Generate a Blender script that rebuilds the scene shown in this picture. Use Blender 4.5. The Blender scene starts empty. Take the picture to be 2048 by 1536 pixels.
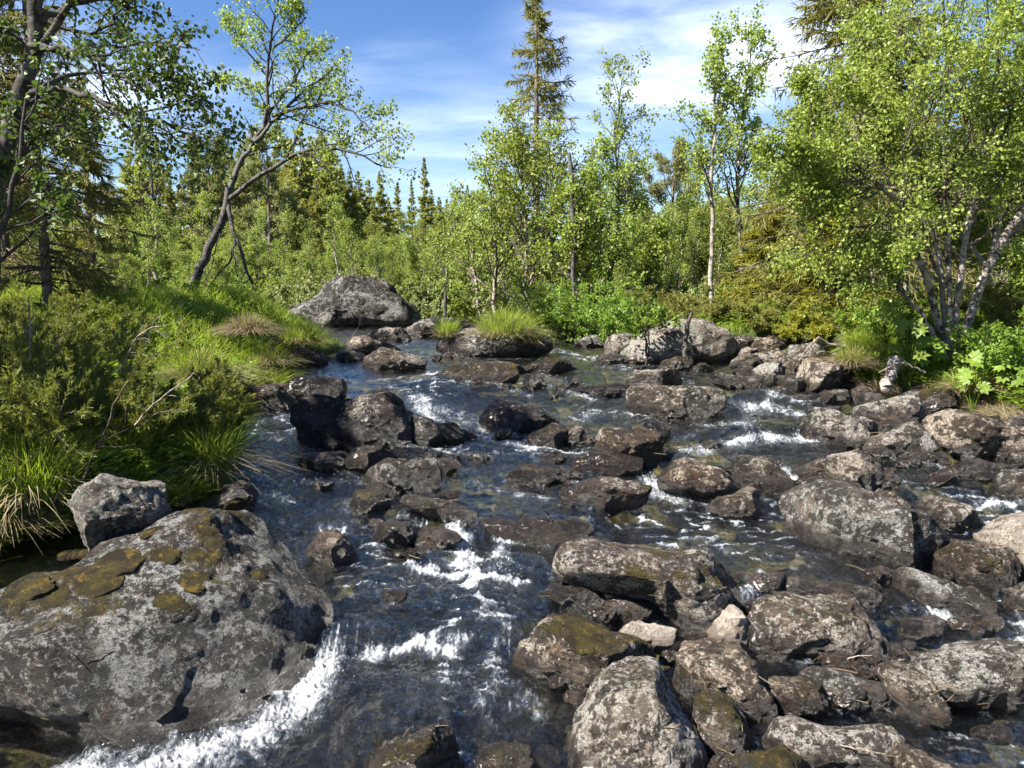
import bpy, math, random
import numpy as np
R = math.radians
scene = bpy.context.scene
# ------------------------------------------------------------------ camera, sky, sun, exposure
CAMZ, PITCH, F, CX, CY = 1.9, R(7.66), 1547.0, 1024.0, 768.0
cam_d = bpy.data.cameras.new("camera"); cam = bpy.data.objects.new("camera", cam_d)
scene.collection.objects.link(cam); scene.camera = cam
cam.location = (0, 0, CAMZ); cam.rotation_euler = (R(90) - PITCH, 0, 0)
cam_d.sensor_width = 36; cam_d.lens = 36 * F / 2048; cam_d.clip_end = 2000; cam_d.clip_start = 0.05

SUN_EL, SUN_AZ = R(45), R(117)          # azimuth measured to the left of the view
world = bpy.data.worlds.new("World"); scene.world = world; world.use_nodes = True
wn, wl = world.node_tree.nodes, world.node_tree.links
for n in list(wn): wn.remove(n)
def WN(t, **k):
    n = wn.new(t)
    for a, b in k.items(): setattr(n, a, b)
    return n
sky = WN("ShaderNodeTexSky", sky_type='NISHITA', sun_disc=False, sun_elevation=SUN_EL, sun_rotation=-SUN_AZ,
         altitude=300, air_density=1.0, dust_density=0.25, ozone_density=2.2)
hsv = WN("ShaderNodeHueSaturation"); hsv.inputs['Saturation'].default_value = 1.24; hsv.inputs['Hue'].default_value = 0.512; hsv.inputs['Value'].default_value = 0.95
wl.new(sky.outputs[0], hsv.inputs['Color'])
# thin cirrus: direction projected on a high flat layer, stretched noise
tc = WN("ShaderNodeTexCoord"); sep = WN("ShaderNodeSeparateXYZ"); wl.new(tc.outputs['Generated'], sep.inputs[0])
zc = WN("ShaderNodeMath", operation='MAXIMUM'); zc.inputs[1].default_value = 0.02; wl.new(sep.outputs[2], zc.inputs[0])
zb = WN("ShaderNodeMath", operation='ADD'); zb.inputs[1].default_value = 0.12; wl.new(zc.outputs[0], zb.inputs[0])
dx = WN("ShaderNodeMath", operation='DIVIDE'); wl.new(sep.outputs[0], dx.inputs[0]); wl.new(zb.outputs[0], dx.inputs[1])
dy = WN("ShaderNodeMath", operation='DIVIDE'); wl.new(sep.outputs[1], dy.inputs[0]); wl.new(zb.outputs[0], dy.inputs[1])
cmb = WN("ShaderNodeCombineXYZ"); wl.new(dx.outputs[0], cmb.inputs[0]); wl.new(dy.outputs[0], cmb.inputs[1])
def cloud(rot, sc, nscale, lo, hi, det=7, loc=(0, 0, 0), dist=0.6):
    mp = WN("ShaderNodeMapping"); mp.inputs['Rotation'].default_value = (0, 0, R(rot)); mp.inputs['Scale'].default_value = sc
    mp.inputs['Location'].default_value = loc
    wl.new(cmb.outputs[0], mp.inputs[0])
    nz = WN("ShaderNodeTexNoise"); nz.inputs['Scale'].default_value = nscale; nz.inputs['Detail'].default_value = det
    nz.inputs['Roughness'].default_value = 0.56; nz.inputs['Distortion'].default_value = dist; wl.new(mp.outputs[0], nz.inputs[0])
    mr = WN("ShaderNodeMapRange", interpolation_type='SMOOTHSTEP'); mr.inputs['From Min'].default_value = lo; mr.inputs['From Max'].default_value = hi
    wl.new(nz.outputs[0], mr.inputs[0]); return mr.outputs[0]
def wmath(op, a, b):
    m = WN("ShaderNodeMath", operation=op)
    for i, v in enumerate((a, b)):
        if isinstance(v, (int, float)): m.inputs[i].default_value = v
        else: wl.new(v, m.inputs[i])
    return m.outputs[0]
def blob(x, y, r0, r1):
    vm = WN("ShaderNodeVectorMath", operation='DISTANCE'); wl.new(cmb.outputs[0], vm.inputs[0]); vm.inputs[1].default_value = (x, y, 0)
    mr = WN("ShaderNodeMapRange", interpolation_type='SMOOTHSTEP'); mr.inputs['From Min'].default_value = r1; mr.inputs['From Max'].default_value = r0
    wl.new(vm.outputs['Value'], mr.inputs[0]); return mr.outputs[0]
fine = cloud(24, (0.9, 1.5, 1), 1.5, 0.30, 0.78, 9, dist=.2)
big = cloud(10, (0.6, 1.1, 1), 0.9, 0.28, 0.62, 4, (1.3, 0.4, 0), .2)
bank = wmath('MAXIMUM', blob(0.62, 2.5, 0.10, 0.80), wmath('MULTIPLY', blob(-0.1, 3.5, 0.2, 1.2), 0.34))
bank = wmath('MAXIMUM', bank, wmath('MULTIPLY', blob(-1.7, 2.6, 0.2, 0.9), 0.7))
c1 = wmath('MULTIPLY', wmath('MULTIPLY', wmath('ADD', fine, 0.12), bank), 0.95)
wisps = wmath('MULTIPLY', wmath('MULTIPLY', cloud(-16, (0.7, 1.6, 1), 1.1, 0.46, 0.80, 6, (0.2, 0.9, 0), .3), big), 0.22)
cf = wmath('MINIMUM', wmath('ADD', c1, wisps), 0.93)
mixc = WN("ShaderNodeMix", data_type='RGBA'); wl.new(cf, mixc.inputs[0]); wl.new(hsv.outputs[0], mixc.inputs[6])
mixc.inputs[7].default_value = (11.5, 12.3, 14.2, 1)
bg = WN("ShaderNodeBackground"); bg.inputs['Strength'].default_value = 0.053; wl.new(mixc.outputs[2], bg.inputs['Color'])
wo = WN("ShaderNodeOutputWorld"); wl.new(bg.outputs[0], wo.inputs['Surface'])
sd = bpy.data.lights.new("sun", 'SUN'); sd.energy = 5.0; sd.angle = R(0.55); sd.color = (1.0, 0.93, 0.82)
so = bpy.data.objects.new("sun", sd); scene.collection.objects.link(so)
from mathutils import Vector
S_DIR = Vector((-math.cos(SUN_EL) * math.sin(SUN_AZ), math.cos(SUN_EL) * math.cos(SUN_AZ), math.sin(SUN_EL)))
so.rotation_euler = S_DIR.to_track_quat('Z', 'Y').to_euler()
scene.view_settings.view_transform = 'Standard'; scene.view_settings.look = 'None'
scene.view_settings.exposure = 1.88; scene.view_settings.gamma = 1
scene.cycles.max_bounces = 8; scene.cycles.transparent_max_bounces = 12; scene.cycles.diffuse_bounces = 4
scene.cycles.glossy_bounces = 3; scene.cycles.transmission_bounces = 4
scene.cycles.sample_clamp_indirect = 6; scene.cycles.caustics_reflective = False

# ------------------------------------------------------------------ numeric helpers
C = scene.collection
def sstep(a, b, x):
    t = np.clip((np.asarray(x, float) - a) / (b - a), 0, 1); return t * t * (3 - 2 * t)
def lerp(a, b, t): return a + (b - a) * t
_p = np.random.RandomState(7).permutation(256).astype(np.int64); _p = np.concatenate([_p, _p, _p])
_g = np.random.RandomState(3).normal(size=(256, 3)); _g /= np.linalg.norm(_g, axis=1)[:, None]; _g = _g.astype(np.float32)
def perlin(P):
    P = np.asarray(P, np.float32); i = np.floor(P).astype(np.int64); f = P - i; i &= 255
    u = f * f * f * (f * (f * 6 - 15) + 10); r = 0
    for a in (0, 1):
        for b in (0, 1):
            for c in (0, 1):
                h = _p[_p[_p[i[:, 0] + a] + i[:, 1] + b] + i[:, 2] + c]
                g = _g[h]; d = g[:, 0] * (f[:, 0] - a) + g[:, 1] * (f[:, 1] - b) + g[:, 2] * (f[:, 2] - c)
                w = (u[:, 0] if a else 1 - u[:, 0]) * (u[:, 1] if b else 1 - u[:, 1]) * (u[:, 2] if c else 1 - u[:, 2])
                r = r + d * w
    return r * 1.5
def fbm(P, oct=4, gain=0.5, ridge=False):
    P = np.asarray(P, np.float32); r = 0; a = 1.0; s = 0.0
    for k in range(oct):
        n = perlin(P + 17.3 * k); n = (1 - 2 * np.abs(n)) if ridge else n
        r = r + a * n; s += a; a *= gain; P = P * 2.03
    return r / s
def P3(x, y, z=0): 
    x, y, z = np.broadcast_arrays(x, y, z); return np.stack([x.ravel(), y.ravel(), z.ravel()], 1)

def ray(px, py):
    """direction with y = 1 through a pixel of the 2048 x 1536 photograph"""
    a = (np.asarray(px, float) - CX) / F; b = (CY - np.asarray(py, float)) / F
    c, s = math.cos(PITCH), math.sin(PITCH)
    y = c + b * s; z = -s + b * c
    return a / y, z / y
def PT(px, py, Y):
    a, t = ray(px, py); return np.array([a * Y, Y, CAMZ + t * Y])
def proj(V):
    c, s = math.cos(PITCH), math.sin(PITCH); z = V[:, 2] - CAMZ; y = V[:, 1]
    d = y * c - z * s; u = y * s + z * c
    return CX + F * V[:, 0] / d, CY - F * u / d

# ------------------------------------------------------------------ water level and terrain height
_wt = {
 -0.42: [(2, .0), (3.2, .0), (3.6, .04), (3.9, .14), (4.4, .2), (5, .27), (5.8, .36), (7, .44), (8.2, .52), (9.2, .60), (10, .74), (11, .77), (20, .80), (60, .85)],
 -0.21: [(2, .0), (3.35, .0), (3.6, .05), (3.8, .17), (4.2, .2), (5, .28), (5.8, .36), (7, .42), (8.0, .5), (8.5, .55), (9.3, .66), (10, .74), (11, .77), (20, .80), (60, .85)],
 -0.105: [(2, .0), (3.35, .0), (3.6, .05), (3.8, .17), (4.5, .2), (4.95, .24), (5.15, .36), (6, .38), (7, .42), (7.8, .47), (8.3, .56), (9.3, .66), (10, .73), (11, .77), (20, .80), (60, .85)],
 0.0: [(2, .0), (3.3, .0), (3.6, .04), (3.8, .15), (4.7, .2), (4.83, .22), (4.93, .36), (6, .38), (6.8, .42), (7.5, .46), (8.2, .53), (9, .65), (10, .73), (11, .77), (20, .80), (60, .85)],
 0.10: [(2, -.04), (3.3, .0), (3.7, .05), (4.2, .17), (4.72, .21), (4.83, .23), (4.93, .36), (5.6, .37), (6.8, .42), (7.5, .48), (8.2, .55), (9, .65), (10, .73), (11, .77), (20, .80), (60, .85)],
 0.15: [(2, -.05), (3.3, -.01), (4.0, .06), (4.3, .19), (5.2, .22), (5.6, .26), (5.9, .36), (6.7, .42), (7.3, .49), (8.2, .57), (9, .65), (10, .72), (11, .77), (20, .80), (60, .85)],
 0.28: [(2, -.08), (3.3, -.03), (3.9, .03), (4.15, .19), (5.2, .22), (5.6, .26), (5.9, .36), (6.6, .40), (7.0, .5), (7.8, .53), (8.3, .62), (9, .66), (10, .72), (11, .77), (20, .80), (60, .85)],
 0.45: [(2, -.10), (3.4, -.05), (3.8, .0), (4.1, .12), (4.6, .18), (5.4, .24), (6.0, .36), (6.6, .42), (7.1, .5), (8, .56), (8.6, .64), (9.4, .67), (10, .72), (11, .77), (20, .80), (60, .85)],
 0.66: [(2, -.12), (3.4, -.08), (3.8, -.02), (4.1, .06), (4.6, .12), (5.2, .22), (5.8, .32), (6.4, .42), (7.1, .5), (8, .56), (8.6, .64), (9.4, .67), (10, .72), (11, .77), (20, .80), (60, .85)],
}
_wk = sorted(_wt); _yy = np.linspace(2, 60, 2901)
_wg = np.array([np.interp(_yy, *zip(*_wt[k])) for k in _wk])
_ker = np.hanning(7); _ker /= _ker.sum()
_wg = np.array([np.interp(_yy, _yy[3:-3], np.convolve(g, _ker, 'valid')) for g in _wg])
# water that swells over sunken boulders: px, py, radius_x m, radius_y m, height m
SWELLS = [(878, 775, .50, .30, .12), (1068, 757, .18, .16, .05), (1525, 800, .5, .35, .10), (1527, 858, .42, .25, .07), (560, 845, .5, .25, .08),
          (1030, 1135, .22, .14, .07), (870, 1130, .25, .14, .06), (800, 1410, .33, .20, .10), (700, 1270, .18, .09, .05), (860, 1275, .25, .08, .04),
          (1010, 1400, .18, .14, .05), (1240, 790, .5, .25, .05), (1170, 740, .3, .2, .04), (650, 1060, .25, .16, .05), (1640, 905, .4, .2, .05),
          (1880, 1215, .22, .14, .04), (980, 1300, .18, .1, .05), (1690, 1150, .2, .12, .03), (480, 1000, .25, .15, .05), (700, 1000, .25, .15, .04)]
def water0(x, y):
    x = np.asarray(x, float); y = np.clip(np.asarray(y, float), 2, 59.9)
    a = np.clip(x / y, _wk[0], _wk[-1]); j = np.clip(np.searchsorted(_wk, a) - 1, 0, len(_wk) - 2)
    k0 = np.array(_wk)[j]; k1 = np.array(_wk)[j + 1]; t = (a - k0) / (k1 - k0); t = t * t * (3 - 2 * t)
    q = (y - 2) / 58 * 2900; i = np.clip(q.astype(int), 0, 2899); f = q - i
    g0 = _wg[j, i] * (1 - f) + _wg[j, i + 1] * f; g1 = _wg[j + 1, i] * (1 - f) + _wg[j + 1, i + 1] * f
    return g0 * (1 - t) + g1 * t
def hit(px, py, fn):
    """where the ray through a pixel meets the height field fn"""
    a, t = ray(px, py); lo = 2.0; y = lo
    while y < 90:
        if CAMZ + t * y < float(fn(a * y, y)): break
        y *= 1.02
    hi = y; lo = y / 1.02
    for _ in range(24):
        m = (lo + hi) / 2
        if CAMZ + t * m < float(fn(a * m, m)): hi = m
        else: lo = m
    return np.array([a * hi, hi, CAMZ + t * hi])
_sw = []
for (px, py, rx, ry, h) in SWELLS:
    p = hit(px, py, water0); _sw.append((p[0], p[1], rx, ry, h))
def water(x, y):
    w = water0(x, y)
    for (cx, cy, rx, ry, h) in _sw:
        w = w + h * np.exp(-(((x - cx) / rx) ** 2 + ((y - cy) / ry) ** 2) * 1.3)
    return w
_L = [(-150, 1536), (-150, 1300), (-110, 1120), (60, 1062), (200, 1040), (330, 1015), (430, 985), (452, 900), (446, 828), (500, 808), (560, 770), (565, 745), (600, 722), (660, 704), (650, 688), (560, 668), (520, 655), (430, 645), (380, 641), (380, 640)]
_Rr = [(2500, 1536), (2400, 1300), (2300, 1100), (2200, 960), (2080, 870), (1990, 845), (1900, 812), (1800, 795), (1690, 775), (1600, 762), (1520, 742), (1462, 722), (1270, 718), (1215, 703), (1205, 682), (1180, 668), (1100, 655), (1000, 645), (900, 641), (850, 640)]
_Lw = np.array([hit(p[0], p[1], water0) for p in _L]); _Rw = np.array([hit(p[0], p[1], water0) for p in _Rr])
def edges(y):
    yl = np.maximum.accumulate(_Lw[:, 1]); yr = np.maximum.accumulate(_Rw[:, 1])
    return np.interp(y, yl, _Lw[:, 0]), np.interp(y, yr, _Rw[:, 0])
YEND = max(_Lw[-1, 1], 19.0)
def outside(x, y):
    """signed distance-like measure, positive on the banks, negative in the stream; also the side"""
    x = np.asarray(x, float); y = np.asarray(y, float)
    xl, xr = edges(y); wob = 0.12 * perlin(P3(x * 1.3, y * 1.3, 3.3)).reshape(x.shape) if x.size > 1 else 0.0
    dl = xl - x + wob; dr = x - xr + wob; de = (y - YEND) * 0.8
    return np.maximum(np.maximum(dl, dr), de), np.where(dl > dr, -1, 1)
def terrain(x, y, rough=True):
    x = np.asarray(x, float); y = np.asarray(y, float); shp = np.broadcast(x, y).shape
    x, y = np.broadcast_arrays(x, y); d, side = outside(x, y); w = water0(x, y)
    bed = w - 0.05 - 0.20 * sstep(0, 0.7, -d) 
    riseL = 0.20 * sstep(0, .25, d) + 0.22 * sstep(.1, 1.6, d) + 0.42 * sstep(7, 9.5, y) * sstep(.1, 1.6, d) * (1 - 0.45 * sstep(12, 17, y))
    riseR = 0.10 * sstep(0, .35, d) + 0.42 * sstep(.15, 1.9, d) * (1 - 0.25 * sstep(11, 16, y)) + 0.25 * sstep(1.5, 4, d)
    far = 0.10 * sstep(0, 1, d) + 0.2 * sstep(0, 4, d)
    k = sstep(17, 22, y)
    rise = np.where(side < 0, riseL, riseR) * (1 - k) + far * k
    hgt = np.where(d > 0, w + rise - 0.05, bed)
    hgt = hgt + 0.016 * np.maximum(y - 22, 0) + 0.02 * np.maximum(y - 60, 0)
    if rough and x.size > 1:
        q = P3(x, y, 0)
        n = fbm(q * 0.9, 3).reshape(shp); hgt = hgt + n * 0.10 * sstep(.1, 1.2, d) * (1 + 1.2 * sstep(20, 50, y))
        m = fbm(q * 5.0, 3).reshape(shp); hgt = hgt + m * np.where(d > 0, 0.05, 0.07)
    return hgt
def ground(x, y): return float(terrain(np.array([x, x]), np.array([y, y]))[0])

# ------------------------------------------------------------------ mesh helpers
def mesh_np(name, V, Fc, mat=None, smooth=True, attrs=None, parent=None):
    me = bpy.data.meshes.new(name); V = np.asarray(V, np.float32); Fc = np.asarray(Fc, np.int32); k = Fc.shape[1]; nf = len(Fc)
    me.vertices.add(len(V)); me.vertices.foreach_set("co", V.ravel())
    me.loops.add(nf * k); me.loops.foreach_set("vertex_index", Fc.ravel())
    me.polygons.add(nf); me.polygons.foreach_set("loop_start", np.arange(nf, dtype=np.int32) * k)
    me.polygons.foreach_set("use_smooth", np.full(nf, smooth, dtype=bool))
    for an, av in (attrs or {}).items():
        at = me.attributes.new(an, 'FLOAT', 'POINT'); at.data.foreach_set("value", np.asarray(av, np.float32))
    me.update(calc_edges=True)
    if mat: me.materials.append(mat)
    o = bpy.data.objects.new(name, me); C.objects.link(o)
    if parent is not None: o.parent = parent
    return o
def tag(o, label, cat, group=None, kind=None):
    if label: o["label"] = label
    if cat: o["category"] = cat
    if group: o["group"] = group
    if kind: o["kind"] = kind
    return o
def empty(name, loc, label, cat, group=None):
    o = bpy.data.objects.new(name, None); C.objects.link(o); o.location = loc; o.empty_display_size = 0.1
    return tag(o, label, cat, group)
def copy_tree(src, loc, rz, sc, label, group=None, cat=None):
    r = src.copy(); C.objects.link(r); r.location = loc; r.rotation_euler = (0, 0, rz); r.scale = (sc[0], sc[0], sc[1]) if isinstance(sc, tuple) else (sc, sc, sc)
    r["label"] = label
    if group: r["group"] = group
    if cat: r["category"] = cat
    for ch in src.children:
        c = ch.copy(); C.objects.link(c); c.parent = r
    return r
# ------------------------------------------------------------------ material helpers
class M:
    def __init__(s, name):
        s.m = bpy.data.materials.new(name); s.m.use_nodes = True; s.nt = s.m.node_tree
        for n in list(s.nt.nodes): s.nt.nodes.remove(n)
        s.out = s.nt.nodes.new("ShaderNodeOutputMaterial")
    def N(s, t, ins=None, **k):
        n = s.nt.nodes.new(t)
        for a, b in k.items(): setattr(n, a, b)
        for a, b in (ins or {}).items(): s.set(n, a, b)
        return n
    def set(s, n, a, b):
        i = n.inputs[a]
        if isinstance(b, bpy.types.NodeSocket): s.nt.links.new(b, i)
        elif isinstance(b, bpy.types.Node): s.nt.links.new(b.outputs[0], i)
        else: i.default_value = b
    def math(s, op, a, b=0.0, clamp=False):
        n = s.N("ShaderNodeMath", {0: a, 1: b}, operation=op); n.use_clamp = clamp; return n.outputs[0]
    def mix(s, f, a, b):
        return s.N("ShaderNodeMix", {0: f, 6: a, 7: b}, data_type='RGBA').outputs[2]
    def noise(s, vec, scale, det=5, rough=.55, dist=0.0):
        return s.N("ShaderNodeTexNoise", {'Vector': vec, 'Scale': scale, 'Detail': det, 'Roughness': rough, 'Distortion': dist}).outputs[0]
    def rng(s, v, a, b, c=0.0, d=1.0, smooth=True):
        return s.N("ShaderNodeMapRange", {0: v, 1: a, 2: b, 3: c, 4: d}, interpolation_type='SMOOTHSTEP' if smooth else 'LINEAR').outputs[0]
    def attr(s, name, obj=False):
        n = s.N("ShaderNodeAttribute", attribute_name=name)
        if obj: n.attribute_type = 'OBJECT'
        return n.outputs['Fac']
    def done(s, shader): s.nt.links.new(shader if isinstance(shader, bpy.types.NodeSocket) else shader.outputs[0], s.out.inputs[0]); return s.m
def col(*c): return (*c, 1.0)
# ------------------------------------------------------------------ materials
def make_rock_mat():
    m = M("rock"); geo = m.N("ShaderNodeTexCoord"); oi = m.N("ShaderNodeObjectInfo")
    off = m.N("ShaderNodeVectorMath", {0: geo.outputs['Object'], 1: m.N("ShaderNodeCombineXYZ", {0: m.math('MULTIPLY', oi.outputs['Random'], 37.0), 1: m.math('MULTIPLY', oi.outputs['Random'], 91.0), 2: 0.0})}, operation='ADD').outputs[0]
    grain = m.attr('grain', True); big = off; off = m.N('ShaderNodeVectorMath', {0: off, 3: grain}, operation='SCALE').outputs[0]
    lich, tone = m.attr("lich", True), m.attr("tone", True)
    moss, wet = m.attr("moss"), m.attr("wet")
    rot = m.N("ShaderNodeMapping", {0: off, 'Rotation': (R(25), R(-18), R(30)), 'Scale': (1, 1, 4.5)}).outputs[0]
    n1 = m.noise(off, 3.2, 8, .62, .4); n2 = m.noise(rot, 5.0, 8, .65, .8); n3 = m.noise(off, 17, 6, .7)
    def ragged(scale, thr, soft=.025, det=10, ro=.72): return m.rng(m.math('SUBTRACT', m.noise(off, scale, det, ro, .15), thr), -soft, soft)
    dry = m.rng(wet, .2, .75, 1.0, .10); lt = m.math('MULTIPLY', lich, -.112)
    base = m.mix(m.rng(n1, .35, .65), col(.016, .012, .010), col(.060, .045, .035))
    base = m.mix(m.rng(n2, .50, .64), base, col(.135, .103, .080))
    base = m.mix(m.math('MULTIPLY', m.rng(m.noise(off, 2.1, 4), .55, .72), .5), base, col(.17, .095, .055))
    base = m.mix(m.math('MULTIPLY', m.math('MINIMUM', tone, 1.0), m.rng(n1, .38, .60, .10, .80)), base, col(.30, .26, .215))
    base = m.mix(m.math('MULTIPLY', m.math('MAXIMUM', m.math('SUBTRACT', tone, 1.0), 0.0), 1.5, True), base, col(.62, .60, .56))
    zone = m.noise(off, 1.9, 4, .6); zone2 = m.noise(off, 4.6, 5, .65)
    zt = m.rng(zone, .36, .64, .12, -.10); zt2 = m.rng(zone2, .36, .64, .11, -.09)
    pt = ragged(12.0, m.math('ADD', m.math('ADD', .585, lt), zt)); c = m.mix(m.math('MULTIPLY', pt, m.math('MULTIPLY', dry, .85)), base, m.mix(m.rng(n3, .35, .65), col(.20, .165, .130), col(.36, .325, .28)))
    off2 = m.N("ShaderNodeVectorMath", {0: off, 1: (31.7, 11.3, 5.1)}, operation='ADD').outputs[0]
    pg = m.rng(m.math('SUBTRACT', m.noise(off2, 16, 9, .7, .2), m.math('ADD', m.math('ADD', .60, lt), zt2)), -.02, .02)
    gcol = m.mix(m.rng(m.noise(off2, 3, 3), .52, .66), col(.48, .465, .425), col(.33, .37, .29))
    c = m.mix(m.math('MULTIPLY', pg, m.math('MULTIPLY', dry, .92)), c, gcol)
    off3 = m.N("ShaderNodeVectorMath", {0: off, 1: (3.7, 51.3, 15.1)}, operation='ADD').outputs[0]
    ps = m.rng(m.math('SUBTRACT', m.noise(off3, 40, 6, .65), m.math('ADD', m.math('ADD', .66, lt), zt)), -.02, .02)
    c = m.mix(m.math('MULTIPLY', ps, m.math('MULTIPLY', m.rng(wet, .2, .75, 1.0, .3), .9)), c, col(.52, .505, .47))
    p1 = pg
    pk = m.rng(m.math('SUBTRACT', m.noise(off3, 14, 10, .80, .3), m.math('ADD', .505, zt2)), -.02, .03)
    c = m.mix(m.math('MULTIPLY', pk, m.rng(tone, .5, 1.1, .93, .18)), c, m.mix(m.rng(n3, .4, .6), col(.016, .012, .009), col(.045, .033, .024)))
    vn = off
    tint = m.mix(m.attr('warm', True), col(.86, .91, .96), col(1.08, .98, .88)); c = m.N("ShaderNodeVectorMath", {0: c, 1: tint}, operation='MULTIPLY').outputs[0]
    c = m.N('ShaderNodeVectorMath', {0: c, 3: m.rng(tone, -1.0, 0.0, .22, 1.0, False)}, operation='SCALE').outputs[0]
    gr = m.noise(off, 130, 3, .8); c = m.mix(m.rng(gr, .44, .62, 0, .50), c, col(.014, .011, .009))
    mn = m.noise(off, 24, 6, .72)
    mf = m.rng(m.math('ADD', m.math('MULTIPLY', moss, .92), m.math('MULTIPLY', m.math('SUBTRACT', mn, .5), 1.15)), .36, .62)
    mcol = m.mix(m.rng(m.noise(off, 6, 4), .36, .64), col(.030, .022, .009), col(.095, .078, .014))
    mcol = m.mix(m.rng(m.noise(off, 9.5, 8, .7), .52, .66), mcol, col(.26, .175, .025)); mcol = m.mix(m.rng(m.noise(off, 70, 5, .75), .42, .62, 0, .8), mcol, col(.022, .016, .006))
    c = m.mix(mf, c, mcol)
    wetc = m.N("ShaderNodeMix", {0: wet, 6: c, 7: m.N("ShaderNodeVectorMath", {0: c, 1: (.36, .33, .31)}, operation='MULTIPLY').outputs[0]}, data_type='RGBA').outputs[2]
    rough = m.rng(m.math('ADD', m.math('MULTIPLY', wet, m.rng(n3, .3, .7, .75, 1.05)), 0.0), 0.1, .9, .82, .27)
    rough = m.math('MAXIMUM', rough, m.math('MULTIPLY', mf, .75))
    bh = m.math('ADD', m.math('MULTIPLY', m.noise(off, 6, 12, .72), 1.6), m.math('MULTIPLY', m.noise(rot, 14, 8, .72), .9))
    bh = m.math('ADD', bh, m.math('MULTIPLY', m.N("ShaderNodeTexVoronoi", {'Vector': vn, 'Scale': 7.0}, feature='DISTANCE_TO_EDGE').outputs['Distance'], .5))
    bh = m.math('ADD', bh, m.math('ADD', m.math('MULTIPLY', p1, .10), m.math('MULTIPLY', m.noise(off, 70, 5, .8), .55))); bh = m.math('ADD', bh, m.math('MULTIPLY', m.math('MULTIPLY', mf, m.noise(off, 120, 4, .8)), 2.6))
    bump = m.N("ShaderNodeBump", {'Strength': 1.0, 'Distance': m.math('DIVIDE', .062, grain), 'Height': bh})
    return m.done(m.N("ShaderNodeBsdfPrincipled", {'Base Color': wetc, 'Roughness': rough, 'Normal': bump, 'Specular IOR Level': m.rng(wet, 0, 1, .25, .6), 'Coat Weight': m.math('MULTIPLY', wet, .18), 'Coat Roughness': .25}))
def make_ground_mat():
    m = M("soil"); tc = m.N("ShaderNodeTexCoord").outputs['Object']; bank = m.attr("bank")
    n = m.noise(tc, 3, 7, .65); n2 = m.noise(tc, 14, 6, .7)
    c = m.mix(m.rng(n, .38, .62), col(.030, .045, .010), col(.075, .105, .018)); c = m.mix(m.rng(n2, .5, .7), c, col(.10, .085, .035))
    edge = m.mix(m.rng(n2, .35, .65), col(.02, .014, .008), col(.055, .040, .022))
    v = m.N("ShaderNodeTexVoronoi", {'Vector': m.N("ShaderNodeVectorMath", {0: tc, 1: m.N("ShaderNodeVectorMath", {0: m.N("ShaderNodeTexNoise", {'Vector': tc, 'Scale': 6.0, 'Detail': 4.0}).outputs[1], 3: .2}, operation='SCALE').outputs[0]}, operation='ADD').outputs[0], 'Scale': 5.5})
    bed = m.mix(m.rng(v.outputs['Color'], .25, .8), col(.075, .055, .022), col(.38, .29, .12)); bed = m.mix(m.rng(n2, .42, .62), bed, col(.12, .115, .028))
    bed = m.mix(m.rng(v.outputs['Distance'], .10, .0, 0, .35), bed, col(.30, .27, .17)); bed = m.mix(m.rng(m.noise(tc, 2.2, 4), .5, .68, 0, .8), bed, col(.02, .016, .010))
    c2 = m.mix(m.rng(bank, .0, .12), bed, edge); c2 = m.mix(m.rng(bank, .2, .5), c2, c)
    bump = m.N("ShaderNodeBump", {'Strength': .9, 'Distance': .06, 'Height': m.math('ADD', m.math('MULTIPLY', v.outputs['Distance'], -1.0), m.noise(tc, 22, 7, .7))})
    return m.done(m.N("ShaderNodeBsdfPrincipled", {'Base Color': c2, 'Roughness': .85, 'Normal': bump, 'Specular IOR Level': .2}))
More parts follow.
